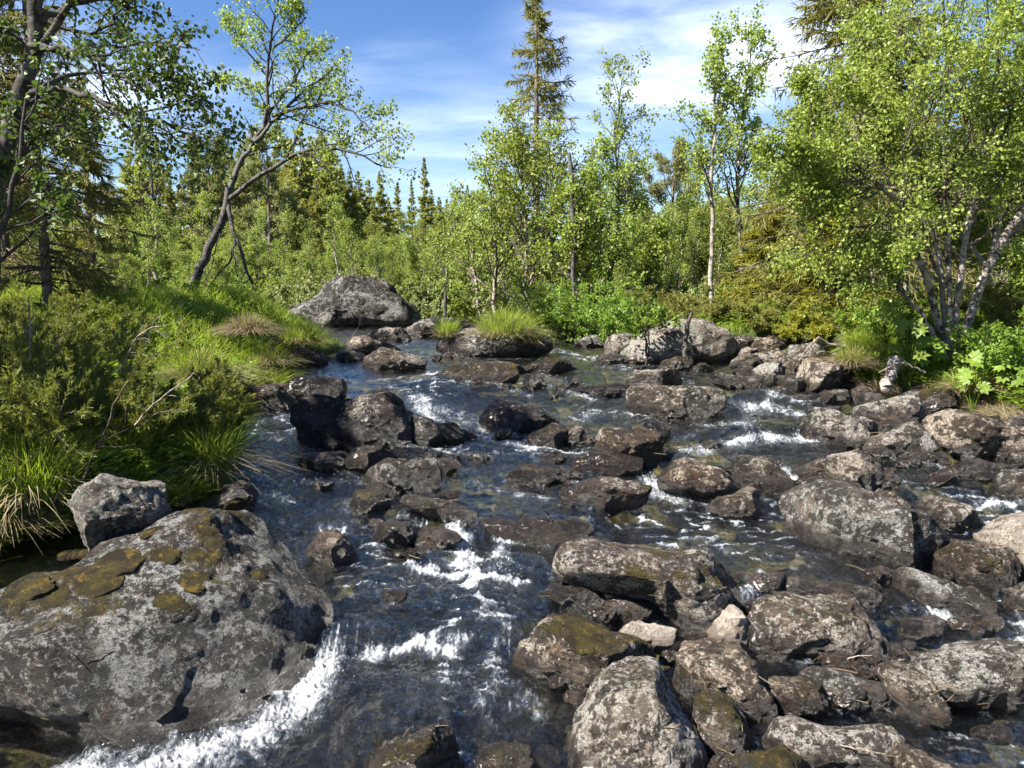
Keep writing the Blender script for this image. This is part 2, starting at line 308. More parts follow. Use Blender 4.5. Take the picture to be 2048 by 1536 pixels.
def make_water_mat():
    m = M("water"); tc = m.N("ShaderNodeTexCoord").outputs['Object']; foam = m.attr("foam"); turb = m.attr("turb")
    st = m.N("ShaderNodeMapping", {0: tc, 'Scale': (1.0, .38, 1.0)}).outputs[0]
    f1 = m.noise(st, 22, 9, .70, 2.4); f2 = m.noise(st, 60, 6, .72, 1.6)
    fm = m.math('ADD', foam, m.math('ADD', m.math('MULTIPLY', m.math('SUBTRACT', f1, .5), 1.8), m.math('MULTIPLY', m.math('SUBTRACT', f2, .5), .75)))
    ff = m.rng(fm, .32, .98)
    bh = m.math('ADD', m.noise(st, 7, 4, .55, 1.2), m.math('MULTIPLY', m.noise(st, 22, 6, .66, 1.2), .55))
    bh = m.math('ADD', bh, m.math('MULTIPLY', m.math('MULTIPLY', m.noise(tc, 65, 3, .7, .5), .22), turb))
    bump = m.N("ShaderNodeBump", {'Strength': .9, 'Distance': m.math('ADD', .022, m.math('MULTIPLY', turb, .125)), 'Height': bh})
    gl = m.N("ShaderNodeBsdfGlossy", {'Color': col(1, 1, 1), 'Roughness': .035, 'Normal': bump})
    tr = m.N("ShaderNodeBsdfTransparent", {'Color': col(.76, .80, .78)})
    fr = m.N("ShaderNodeFresnel", {'IOR': 1.36, 'Normal': bump}).outputs[0]
    wsh = m.N("ShaderNodeMixShader", {0: m.math('MINIMUM', m.math('ADD', m.math('MULTIPLY', fr, 1.45), .015), 1.0), 1: tr.outputs[0], 2: gl.outputs[0]})
    fb = m.N("ShaderNodeBump", {'Strength': 1.0, 'Distance': .035, 'Height': m.math('ADD', f1, m.math('MULTIPLY', f2, .45))})
    fo = m.N("ShaderNodeBsdfPrincipled", {'Base Color': m.mix(m.rng(fm, .45, 1.0), col(.26, .31, .37), col(.74, .77, .81)), 'Roughness': .22, 'Normal': fb, 'Specular IOR Level': .6, 'Subsurface Weight': .0})
    tl = m.N("ShaderNodeBsdfTranslucent", {'Color': col(.7, .75, .8)})
    fo2 = m.N("ShaderNodeMixShader", {0: .25, 1: fo.outputs[0], 2: tl.outputs[0]})
    return m.done(m.N("ShaderNodeMixShader", {0: m.math('MULTIPLY', ff, .86), 1: wsh.outputs[0], 2: fo2.outputs[0]}))
def leaf_mat(name, c0, c1, trans=.42, rough=.5, spec=.35, tc=None):
    m = M(name); r = m.attr("rnd"); c = m.mix(r, col(*c0), col(*c1))
    oi = m.N("ShaderNodeObjectInfo").outputs['Random']; 
    c = m.N("ShaderNodeHueSaturation", {'Color': c, 'Value': m.rng(oi, 0, 1, .80, 1.18, False), 'Hue': m.rng(oi, 0, 1, .488, .512, False)}).outputs[0]
    p = m.N("ShaderNodeBsdfPrincipled", {'Base Color': c, 'Roughness': rough, 'Specular IOR Level': spec})
    tcol = m.N("ShaderNodeMix", {0: .55, 6: c, 7: col(*(tc or (.30, .42, .03)))}, data_type='RGBA').outputs[2]
    t = m.N("ShaderNodeBsdfTranslucent", {'Color': tcol})
    return m.done(m.N("ShaderNodeMixShader", {0: trans, 1: p.outputs[0], 2: t.outputs[0]}))
def bark_mat(name, light, dark, white=True):
    m = M(name); tc = m.N("ShaderNodeTexCoord").outputs['Object']; rad = m.attr("rad")
    st = m.N("ShaderNodeMapping", {0: tc, 'Scale': (1, 1, 3.0 if white else .35)}).outputs[0]
    n = m.noise(st, 9, 7, .68, .5); n2 = m.noise(tc, 5, 5, .65); n3 = m.noise(st, 30, 5, .7)
    c = m.mix(m.rng(n, .42, .60), col(*light), col(*[v * .62 for v in light])); c = m.mix(m.rng(n2, .50, .60, 0, .95), c, col(*dark)); c = m.mix(m.rng(n3, .56, .64, 0, .7), c, col(*dark))
    br = m.mix(m.rng(n3, .4, .6), col(*dark), col(*[v * 2.2 for v in dark]))
    c = m.mix(m.rng(rad, .010, .032), br, c)
    b = m.N("ShaderNodeBump", {'Strength': .8, 'Distance': .02, 'Height': m.math('ADD', n, n2)})
    return m.done(m.N("ShaderNodeBsdfPrincipled", {'Base Color': c, 'Roughness': .8, 'Normal': b, 'Specular IOR Level': .25}))
ROCK, SOIL, WATER = make_rock_mat(), make_ground_mat(), make_water_mat()
BIRCH = leaf_mat("birch_leaf", (.14, .185, .032), (.31, .365, .08), .50, .42, .4)
BIRCH_SHADE = leaf_mat("shade_toned_birch_leaf", (.050, .088, .018), (.105, .160, .034), .34, tc=(.12, .20, .02))  # shade on the left-edge birch crowns is put into this leaf colour
BIRCH_FAR = leaf_mat("far_birch_leaf", (.17, .21, .050), (.31, .35, .09), .50)
WILLOW = leaf_mat("willow_leaf", (.17, .20, .07), (.31, .34, .15), .38, tc=(.32, .40, .08))
SPRUCE = leaf_mat("spruce_needle", (.09, .10, .026), (.22, .205, .045), .32, .6, tc=(.26, .26, .03))
SPRUCE_LIME = leaf_mat("lime_spruce_needle", (.15, .165, .018), (.33, .325, .035), .40, .6, tc=(.36, .36, .02))
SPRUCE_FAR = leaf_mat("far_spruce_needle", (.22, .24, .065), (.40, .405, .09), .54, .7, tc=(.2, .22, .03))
PINE = leaf_mat("pine_needle", (.16, .175, .07), (.28, .29, .10), .36, .7, tc=(.2, .22, .05))
JUNIPER = leaf_mat("juniper_needle", (.105, .14, .026), (.25, .285, .055), .38, .6, tc=(.25, .24, .02))
JUNI_R = leaf_mat('right_juniper_needle', (.11, .12, .028), (.24, .235, .06), .36, .6, tc=(.33, .33, .05))  # browner needle tone for the junipers of the right side
GRASS = leaf_mat("grass_blade", (.15, .215, .02), (.33, .40, .05), .50, .5, tc=(.32, .45, .03))
GRASS_PALE = leaf_mat("meadow_blade", (.14, .17, .045), (.27, .28, .10), .4, .6)
STRAW = leaf_mat("dry_blade", (.16, .125, .065), (.36, .30, .18), .25, .7, tc=(.4, .33, .2))
HERB = leaf_mat("herb_leaf", (.085, .155, .020), (.20, .29, .045), .45, .45)
BARK_B = bark_mat("birch_bark", (.34, .30, .265), (.035, .028, .023))
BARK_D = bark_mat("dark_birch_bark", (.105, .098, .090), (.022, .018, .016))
BARK_S = bark_mat("spruce_bark", (.15, .125, .105), (.05, .038, .03), False)
DEADW = bark_mat("dead_wood", (.36, .32, .27), (.12, .10, .08), False)
# ------------------------------------------------------------------ ground sheet and stream
def fan_grid(a0, a1, na, y0, y1, ny, pw=1.0):
    a = np.linspace(a0, a1, na); y = y0 * (y1 / y0) ** (np.linspace(0, 1, ny) ** pw)
    Yg, Ag = np.meshgrid(y, a, indexing='ij'); return Ag * Yg, Yg
def grid_faces(ny, na):
    i = np.arange((ny - 1) * (na - 1)); r = i // (na - 1); c = i % (na - 1); k = r * na + c
    return np.stack([k, k + 1, k + na + 1, k + na], 1)
gx, gy = fan_grid(-1.7, 1.7, 900, 1.2, 40, 640)
gz = terrain(gx, gy); d_, s_ = outside(gx, gy)
o = mesh_np("ground", np.stack([gx.ravel(), gy.ravel(), gz.ravel()], 1), grid_faces(640, 900), SOIL, True, {"bank": np.clip(d_, -1, 1).ravel()})
tag(o, "soil, moss and stony stream bed", None, kind="structure")
hx, hy = fan_grid(-4, 4, 200, 39.9, 900, 120); hz = terrain(hx, hy) - 0.06
o = mesh_np("forest_floor", np.stack([hx.ravel(), hy.ravel(), hz.ravel()], 1), grid_faces(120, 200), SOIL, True, {"bank": np.ones(hx.size)})
tag(o, "green forest floor behind the stream", None, kind="structure")
bx = np.array([[-60, -40], [60, -40], [60, 1.25], [-60, 1.25]], float)
o = mesh_np("near_ground", np.c_[bx, np.full(4, -.35)], [[0, 1, 2, 3]], SOIL, False, {"bank": np.full(4, -1.)}); tag(o, "ground behind the camera", None, kind="structure")

# foam strokes along the rapids: pixels, half width in metres, strength
FOAM = [([(838, 800), (850, 825), (880, 850), (930, 868), (990, 868)], .14, .60), ([(870, 820), (960, 850)], .22, .42), ([(455, 880), (520, 872), (570, 885)], .14, .40), ([(470, 832), (540, 828), (600, 824)], .10, .34),
        ([(1040, 765), (1110, 775), (1180, 800)], .09, .45), ([(1160, 838), (1190, 822), (1290, 830)], .10, .38), ([(1380, 905), (1440, 890), (1520, 880), (1630, 885)], .11, .58),
        ([(1330, 985), (1380, 1005), (1460, 1020)], .13, .36), ([(1292, 945), (1310, 980), (1340, 1000)], .10, .40), ([(1565, 935), (1600, 975)], .07, .55), ([(500, 995), (600, 965), (680, 960)], .16, .26),
        ([(905, 1045), (925, 1090), (935, 1150), (945, 1170)], .075, .66), ([(1020, 1085), (1000, 1110), (990, 1150)], .06, .48), ([(820, 1142), (880, 1150), (940, 1160), (1000, 1170), (1050, 1168)], .028, .78),
        ([(1000, 1085), (1060, 1078), (1100, 1090)], .05, .45), ([(950, 1180), (965, 1230), (960, 1280)], .05, .28),
        ([(660, 1345), (600, 1400), (540, 1450), (440, 1500), (300, 1535), (160, 1545)], .13, .72), ([(640, 1350), (700, 1325), (760, 1300)], .045, .66), ([(790, 1306), (850, 1296), (905, 1310)], .030, .60), ([(700, 1385), (620, 1440)], .08, .36), ([(850, 1150), (760, 1180), (700, 1165)], .05, .30), ([(980, 1210), (1010, 1260), (1000, 1300)], .06, .30), ([(560, 1385), (640, 1340)], .10, .52),
        ([(985, 1335), (1000, 1390), (960, 1430)], .05, .36), ([(1040, 1390), (1080, 1440)], .07, .30), ([(900, 1500), (940, 1530)], .05, .60), ([(1770, 915), (1850, 925), (1900, 940)], .06, .40),
        ([(1760, 940), (1800, 975)], .10, .28), ([(1960, 1010), (2070, 1005)], .10, .45), ([(1480, 815), (1560, 822), (1620, 832)], .12, .42), ([(870, 748), (940, 762), (1000, 775)], .12, .26),
        ([(1560, 850), (1600, 865)], .14, .25), ([(1350, 735), (1420, 750)], .10, .22), ([(900, 1090), (860, 1120)], .05, .30), ([(690, 930), (760, 900), (830, 885)], .07, .2), ([(830, 1290), (930, 1290)], .04, .32),
        ([(1000, 870), (1060, 855)], .06, .45), ([(560, 925), (470, 960)], .14, .22), ([(1420, 860), (1350, 880)], .10, .30), ([(1820, 1225), (1900, 1235)], .04, .35), ([(1100, 700), (1180, 715), (1250, 735)], .13, .25),
        ([(800, 700), (870, 720)], .12, .16), ([(700, 1240), (760, 1290)], .05, .22), ([(1080, 1230), (1010, 1260)], .06, .15), ([(0, 1395), (120, 1415), (240, 1450), (350, 1480)], .012, .55), ([(2030, 1210), (2060, 1300)], .06, .35)]
FOAM += [([(1030, 820), (1100, 842)], .07, .45), ([(930, 870), (1010, 888), (1070, 902)], .10, .42), ([(1090, 755), (1170, 772)], .10, .40), ([(640, 752), (720, 766), (780, 760)], .08, .36), ([(1288, 885), (1325, 930)], .06, .45),
         ([(1095, 903), (1165, 908)], .06, .38), ([(760, 884), (830, 896), (900, 902)], .07, .40), ([(450, 935), (520, 960), (570, 1000)], .12, .34), ([(1470, 765), (1560, 775)], .12, .38), ([(1530, 800), (1610, 812)], .10, .42), ([(1410, 850), (1500, 862)], .12, .40),
         ([(930, 965), (1020, 985), (1090, 1000)], .09, .32), ([(1190, 1025), (1290, 1045)], .10, .28), ([(580, 890), (640, 905)], .07, .34), ([(690, 945), (740, 975)], .06, .30), ([(1130, 940), (1160, 975)], .06, .36), ([(980, 765), (1050, 790)], .12, .42), ([(1200, 735), (1290, 745)], .10, .30),
         ([(700, 690), (800, 705)], .10, .22), ([(1340, 1010), (1420, 1060)], .10, .22), ([(1600, 990), (1570, 1040)], .05, .35), ([(1520, 1150), (1490, 1190)], .04, .40), ([(830, 1045), (800, 1060), (760, 1100)], .06, .30), ([(640, 1150), (600, 1200)], .05, .25), ([(1060, 1110), (1110, 1160)], .05, .25), ([(700, 1050), (640, 1100)], .06, .26)]
FSEG = []
for pts, w, s in FOAM:
    q = [hit(a, b, water0)[:2] for a, b in pts]
    for a, b in zip(q[:-1], q[1:]): FSEG.append((a, b, w, s))
def foam_at(x, y):
    sh = x.shape; qq = P3(x, y, 2.0) * np.array([5, 5, 1]); wv = .055; x = x + (wv * fbm(qq, 4, .6) + .03 * fbm(qq * 3.5, 2)).reshape(sh); y = y + (wv * 1.3 * fbm(qq + 40, 4, .6)).reshape(sh)
    f = np.zeros(x.shape)
    for a, b, w, s in FSEG:
        m = (x > min(a[0], b[0]) - 3 * w) & (x < max(a[0], b[0]) + 3 * w) & (y > min(a[1], b[1]) - 3 * w) & (y < max(a[1], b[1]) + 3 * w)
        if not m.any(): continue
        X, Yy = x[m], y[m]; dx, dy = b - a; t = np.clip(((X - a[0]) * dx + (Yy - a[1]) * dy) / (dx * dx + dy * dy + 1e-9), 0, 1)
        r = np.hypot(X - a[0] - t * dx, Yy - a[1] - t * dy) / w
        f[m] = np.maximum(f[m], s * np.exp(-(r ** 2) * .9))
    return f
wx, wy = fan_grid(-1.02, 1.0, 1500, 2.05, 24, 1250)
dd, _ = outside(wx, wy); wz = water(wx, wy); fo = foam_at(wx, wy)
q = P3(wx, wy, 0.0)
gyy = np.abs(np.gradient(wz, axis=0) / np.gradient(wy, axis=0)); slope = sstep(.10, .55, gyy)
zone = sstep(-.22, .38, fbm(q * np.array([.8, .5, 1]), 2).reshape(wx.shape))
nearc = np.exp(-(((wx + .15) / .75) ** 2 + ((wy - 3.7) / .9) ** 2)); turb = np.clip(.02 + .62 * zone + 1.1 * fo + .8 * slope + .30 * nearc, 0, 1.3)
w1 = fbm(q * np.array([2.6, 3.6, 1]), 3).reshape(wx.shape); w2 = fbm(q * np.array([9, 11, 1]) + 5, 3, .55).reshape(wx.shape)
w3 = fbm(q * np.array([26, 30, 1]) + 9, 3, .6, True).reshape(wx.shape)
wz2 = wz + w1 * (.026 + .038 * turb) + w2 * (.010 + .026 * turb) + w3 * .016 * np.clip(fo * 1.6, 0, 1) * sstep(.22, .5, fo) + .011 * w3 * turb
# shoreline: foam hugging emerging rocks is added after the rocks are placed
streak = sstep(.35, .75, fbm(q * np.array([5.0, 1.4, 1]) + 31, 4, .6).reshape(wx.shape) + .25)
wn1 = fbm(q * np.array([7, 4.5, 1]) + 3, 4, .6).reshape(wx.shape); wn2 = fbm(q * np.array([15, 9, 1]) + 13, 3, .6, True).reshape(wx.shape)
foam_attr = fo * (.98 + 1.25 * wn1 + .45 * wn2) + .16 * slope * (.5 + wn1) + .50 * streak * zone + .02 + .62 * zone * sstep(.60, .86, fbm(q * np.array([3.2, 7.5, 1]) + 71, 3, .5, True).reshape(wx.shape) + .12 * wn1) + slope * .62 * sstep(.05, .55, fbm(q * np.array([38, 2.5, 1]) + 7, 3, .6).reshape(wx.shape))
wz2 = wz2 + slope * .012 * fbm(q * np.array([42, 3, 1]), 2).reshape(wx.shape)
W_PENDING = (wx, wy, wz2, foam_attr, turb, dd)
def surf0(x, y): return np.maximum(water0(x, y), terrain(x, y, False))

# ------------------------------------------------------------------ rocks
import bmesh
_ico = {}
def ico(l):
    if l not in _ico:
        bm = bmesh.new(); bmesh.ops.create_icosphere(bm, subdivisions=l, radius=1)
        _ico[l] = (np.array([v.co[:] for v in bm.verts], np.float32), np.array([[v.index for v in f.verts] for f in bm.faces], np.int32)); bm.free()
    return _ico[l]
def sgnpow(v, p): return np.sign(v) * np.abs(v) ** p
ROCK_FOOT = []; ROCKV = []
def rock_shape(outline, Y0, zb, tilt, seed, thick=.5, lvl=5, ragged=1.0, nf=8, base_ext=.35):
    """a rock whose rim follows the outline, laid on a tilted plane through (Y0, zb), domed to both sides and cut by facets"""
    rs = np.random.RandomState(seed); ol = np.array(outline, float)
    v_ax = np.array([0, math.sin(tilt), math.cos(tilt)]); n_ax = np.array([0, -math.cos(tilt), math.sin(tilt)])
    a, t = ray(ol[:, 0], ol[:, 1]); P0 = np.array([0, Y0, zb]); D = np.stack([a, np.ones_like(a), t], 1)
    k = ((P0 - np.array([0, 0, CAMZ])) @ n_ax) / (D @ n_ax); Wp = D * k[:, None] + np.array([0, 0, CAMZ])
    U = Wp[:, 0]; V = (Wp - P0) @ v_ax
    wdt = U.max() - U.min(); hgt = V.max() - V.min()
    cu = (U.max() + U.min()) / 2; cv = V.min() + hgt * .40
    low = V < cv; V = np.where(low, cv - (cv - V) * (1 + base_ext), V)
    # dense closed polyline -> polar radius
    Uc, Vc = np.r_[U, U[0]], np.r_[V, V[0]]; tt = np.linspace(0, len(U), len(U) * 24 + 1)
    Ud, Vd = np.interp(tt, np.arange(len(Uc)), Uc) - cu, np.interp(tt, np.arange(len(Vc)), Vc) - cv
    th = np.arctan2(Vd, Ud); rr = np.hypot(Ud, Vd); bins = np.linspace(-np.pi, np.pi, 241); rad = np.zeros(240)
    idx = np.clip(np.digitize(th, bins) - 1, 0, 239); np.maximum.at(rad, idx, rr)
    good = rad > 0; rad = np.interp(np.arange(240), np.where(good)[0], rad[good], period=240)
    kk = np.array([1, 2, 3, 2, 1.]); kk /= kk.sum(); rad = np.convolve(np.r_[rad[-2:], rad, rad[:2]], kk, 'valid')
    S, Fc = ico(lvl); p = S.copy()
    up_l = np.array([0, v_ax[2], n_ax[2]])
    for i in range(nf):
        n = rs.normal(size=3); n[2] = abs(n[2]) + .25 if i % 3 else n[2]; n /= np.linalg.norm(n)
        if abs(n[2]) < .38: n[2] = .5 * (1 if n[2] >= 0 else -1); n /= np.linalg.norm(n)
        if i == 0: n = up_l + np.array([rs.normal() * .12, .0, .05]); n /= np.linalg.norm(n)
        dn = rs.uniform(.44, .76) if i else (.86 if tilt < R(31.5) else .50)
        e = p @ n - dn; m = e > 0; p[m] -= (e[m] * .93)[:, None] * n
    thp = np.arctan2(p[:, 1], p[:, 0]); Rr = np.interp(thp, (bins[:-1] + bins[1:]) / 2, rad, period=2 * np.pi)
    rho = np.hypot(p[:, 0], p[:, 1]); rs0 = np.hypot(S[:, 0], S[:, 1]); T = thick * min(wdt, hgt * 1.4)
    g = np.where(rho > 1e-5, (rho ** .90) / np.maximum(rho, 1e-5), 0)
    lu, lv = p[:, 0] * g * Rr, p[:, 1] * g * Rr; lw = sgnpow(p[:, 2], .85) * T
    L = np.stack([lu, lv, lw], 1); sz = min(wdt, hgt * 1.6)
    nd = L / (np.linalg.norm(L, axis=1)[:, None] + 1e-6); off = rs.uniform(0, 50, 3)
    dsp = fbm(L / sz * 2.2 + off, 3) * .055 + fbm(L / sz * np.array([4, 10, 7]) + off, 4, .55, True) * .024 + fbm(L / sz * 15 + off, 4, .6) * .012
    dsp -= .022 * sstep(.55, .9, fbm(L / sz * 2.8 + off + 9, 2, .5, True))
    L = L + nd * (dsp * sz * ragged)[:, None]
    out = np.array([cu, 0, 0]) + P0 * np.array([0, 1, 1]) + L[:, :1] * np.array([1, 0, 0]) + (L[:, 1:2] + cv) * v_ax + L[:, 2:] * n_ax
    return out, Fc, wdt, hgt
def add_rock(label, outline, tilt=45, lich=.5, moss=.3, wet=.4, tone=.3, thick=.5, seed=None, ragged=1.0, name="boulder", cat="rock", group=None, nf=8, surf=None, lvl=None):
    ol = np.array(outline, float); bot = ol[:, 1].max(); j = ol[:, 1].argmax(); bx = float(np.mean(ol[ol[:, 1] > bot - 8, 0]))
    seed = seed if seed is not None else int(abs(ol.sum()) * 7) % 9973
    fn = surf or surf0
    h = hit(bx, min(bot, 1530 + 0 * bot), fn); Y0 = h[1] * (1.0 if bot <= 1530 else 1 - (bot - 1530) * .0009); zb = h[2]; wpx = ol[:, 0].max() - ol[:, 0].min()
    lv = lvl or (7 if wpx > 420 else 6 if wpx > 120 else 5 if wpx > 45 else 4)
    til = R(tilt); size = wpx / F * Y0; tgt = ol.copy(); tx0, tx1, ty0 = tgt[:, 0].min(), tgt[:, 0].max(), tgt[:, 1].min()
    for rep in range(3):                      # settle the rock in the water and keep its size
        lo, hi = -.1, .9
        for it in range(6):
            k = (lo + hi) / 2; V, Fc, wd, hg = rock_shape(ol, Y0 + k * size, zb, til, seed, thick, 4, ragged, nf)
            ab = V[:, 2] > fn(V[:, 0], V[:, 1])
            if not ab.any(): hi = k; continue
            pxx, pyy = proj(V[ab])
            if pyy.max() > bot + 1: lo = k
            else: hi = k
        if rep == 2 or not ab.any(): break
        x0, x1, y0 = pxx.min(), pxx.max(), pyy.min(); sx = np.clip((1.0 if wpx > 420 else 1.07 if bot < 1080 else 1.13) * (tx1 - tx0) / max(x1 - x0, 1), .7, 1.3); sy = np.clip((1.03 if bot > 1080 and wpx < 420 else .90 if bot - ty0 < 75 or tilt > 31.5 else 1.0) * (bot - ty0) / max(bot - y0, 1), .55, 1.25)
        ol[:, 0] = (ol[:, 0] - (ol[:, 0].min() + ol[:, 0].max()) / 2) * sx + (ol[:, 0].min() + ol[:, 0].max()) / 2 + ((tx0 + tx1) - (x0 + x1)) / 2
        ol[:, 1] = bot - (bot - ol[:, 1]) * sy
    V, Fc, wd, hg = rock_shape(ol, Y0 + k * size, zb, til, seed, thick, lv, ragged, nf)
    org = np.array([V[:, 0].mean(), V[:, 1].mean(), zb]); L = V - org
    o = mesh_np(name, L, Fc, ROCK, True); o.location = org
    nv = np.empty(len(V) * 3, np.float32); o.data.vertices.foreach_get("normal", nv); nv = nv.reshape(-1, 3)
    w = water0(V[:, 0], V[:, 1]); n1 = fbm(V * 2.5 + seed % 13, 4); n2 = fbm(V * 9 + 3, 3)
    ht = V[:, 2] - w
    ms = moss * sstep(.15, .8, nv[:, 2] + .35 * n2) * sstep(.02, .10, ht) * (.35 + 1.0 * sstep(-.25, .35, n1) + .45 * n2)
    if wpx > 700: ms = ms * sstep(.30, .50, ht)
    if moss > .3:
        lift = np.clip(ms, 0, 1) * (.010 + .012 * fbm(V * 30, 3)) * min(1.0, 3.5 / Y0 + .4); L = L + nv * lift[:, None]; o.data.vertices.foreach_set("co", L.astype(np.float32).ravel()); o.data.update()
    wt = np.maximum(1 - sstep(.04, .13 + .12 * wet, ht + .05 * n2), wet * sstep(.35 * wet + .02, -.05, ht / max(hg * .5, .05) - .55 - .6 * n1) if wet < .9 else wet)
    for an, av in (("moss", np.clip(ms, 0, 1)), ("wet", np.clip(wt, 0, 1))):
        at = o.data.attributes.new(an, 'FLOAT', 'POINT'); at.data.foreach_set("value", av.astype(np.float32))
    o["lich"] = float(lich); o["tone"] = float(tone); o["grain"] = float(np.clip(7.5 / Y0, .9, 2.0)); o["warm"] = 0.05 if (wpx > 600 or label.startswith("dark weathered")) else float((seed * 37 % 100) / 100); tag(o, label, cat, group)
    ROCKV.append(V)
    m = np.abs(V[:, 2] - w) < .03
    if m.any(): ROCK_FOOT.append(V[m][:: max(1, int(m.sum() / 160))][:, :2])
    return o
def E(cx, cy, w, h, k=0, n=11, jag=.1):
    """an uneven oval of pixels for the smaller stones"""
    rs = np.random.RandomState(int(cx * 3 + cy) % 9999); a = np.linspace(0, 2 * np.pi, n, endpoint=False) + rs.uniform(-.12, .12, n)
    r = 1 + rs.uniform(-jag, jag, n); x = np.cos(a) * r; y = -sgnpow(np.sin(a), .8) * r
    return [(cx + w / 2 * (u + k * v), cy + h / 2 * v * -1 * -1) for u, v in zip(x, y)]
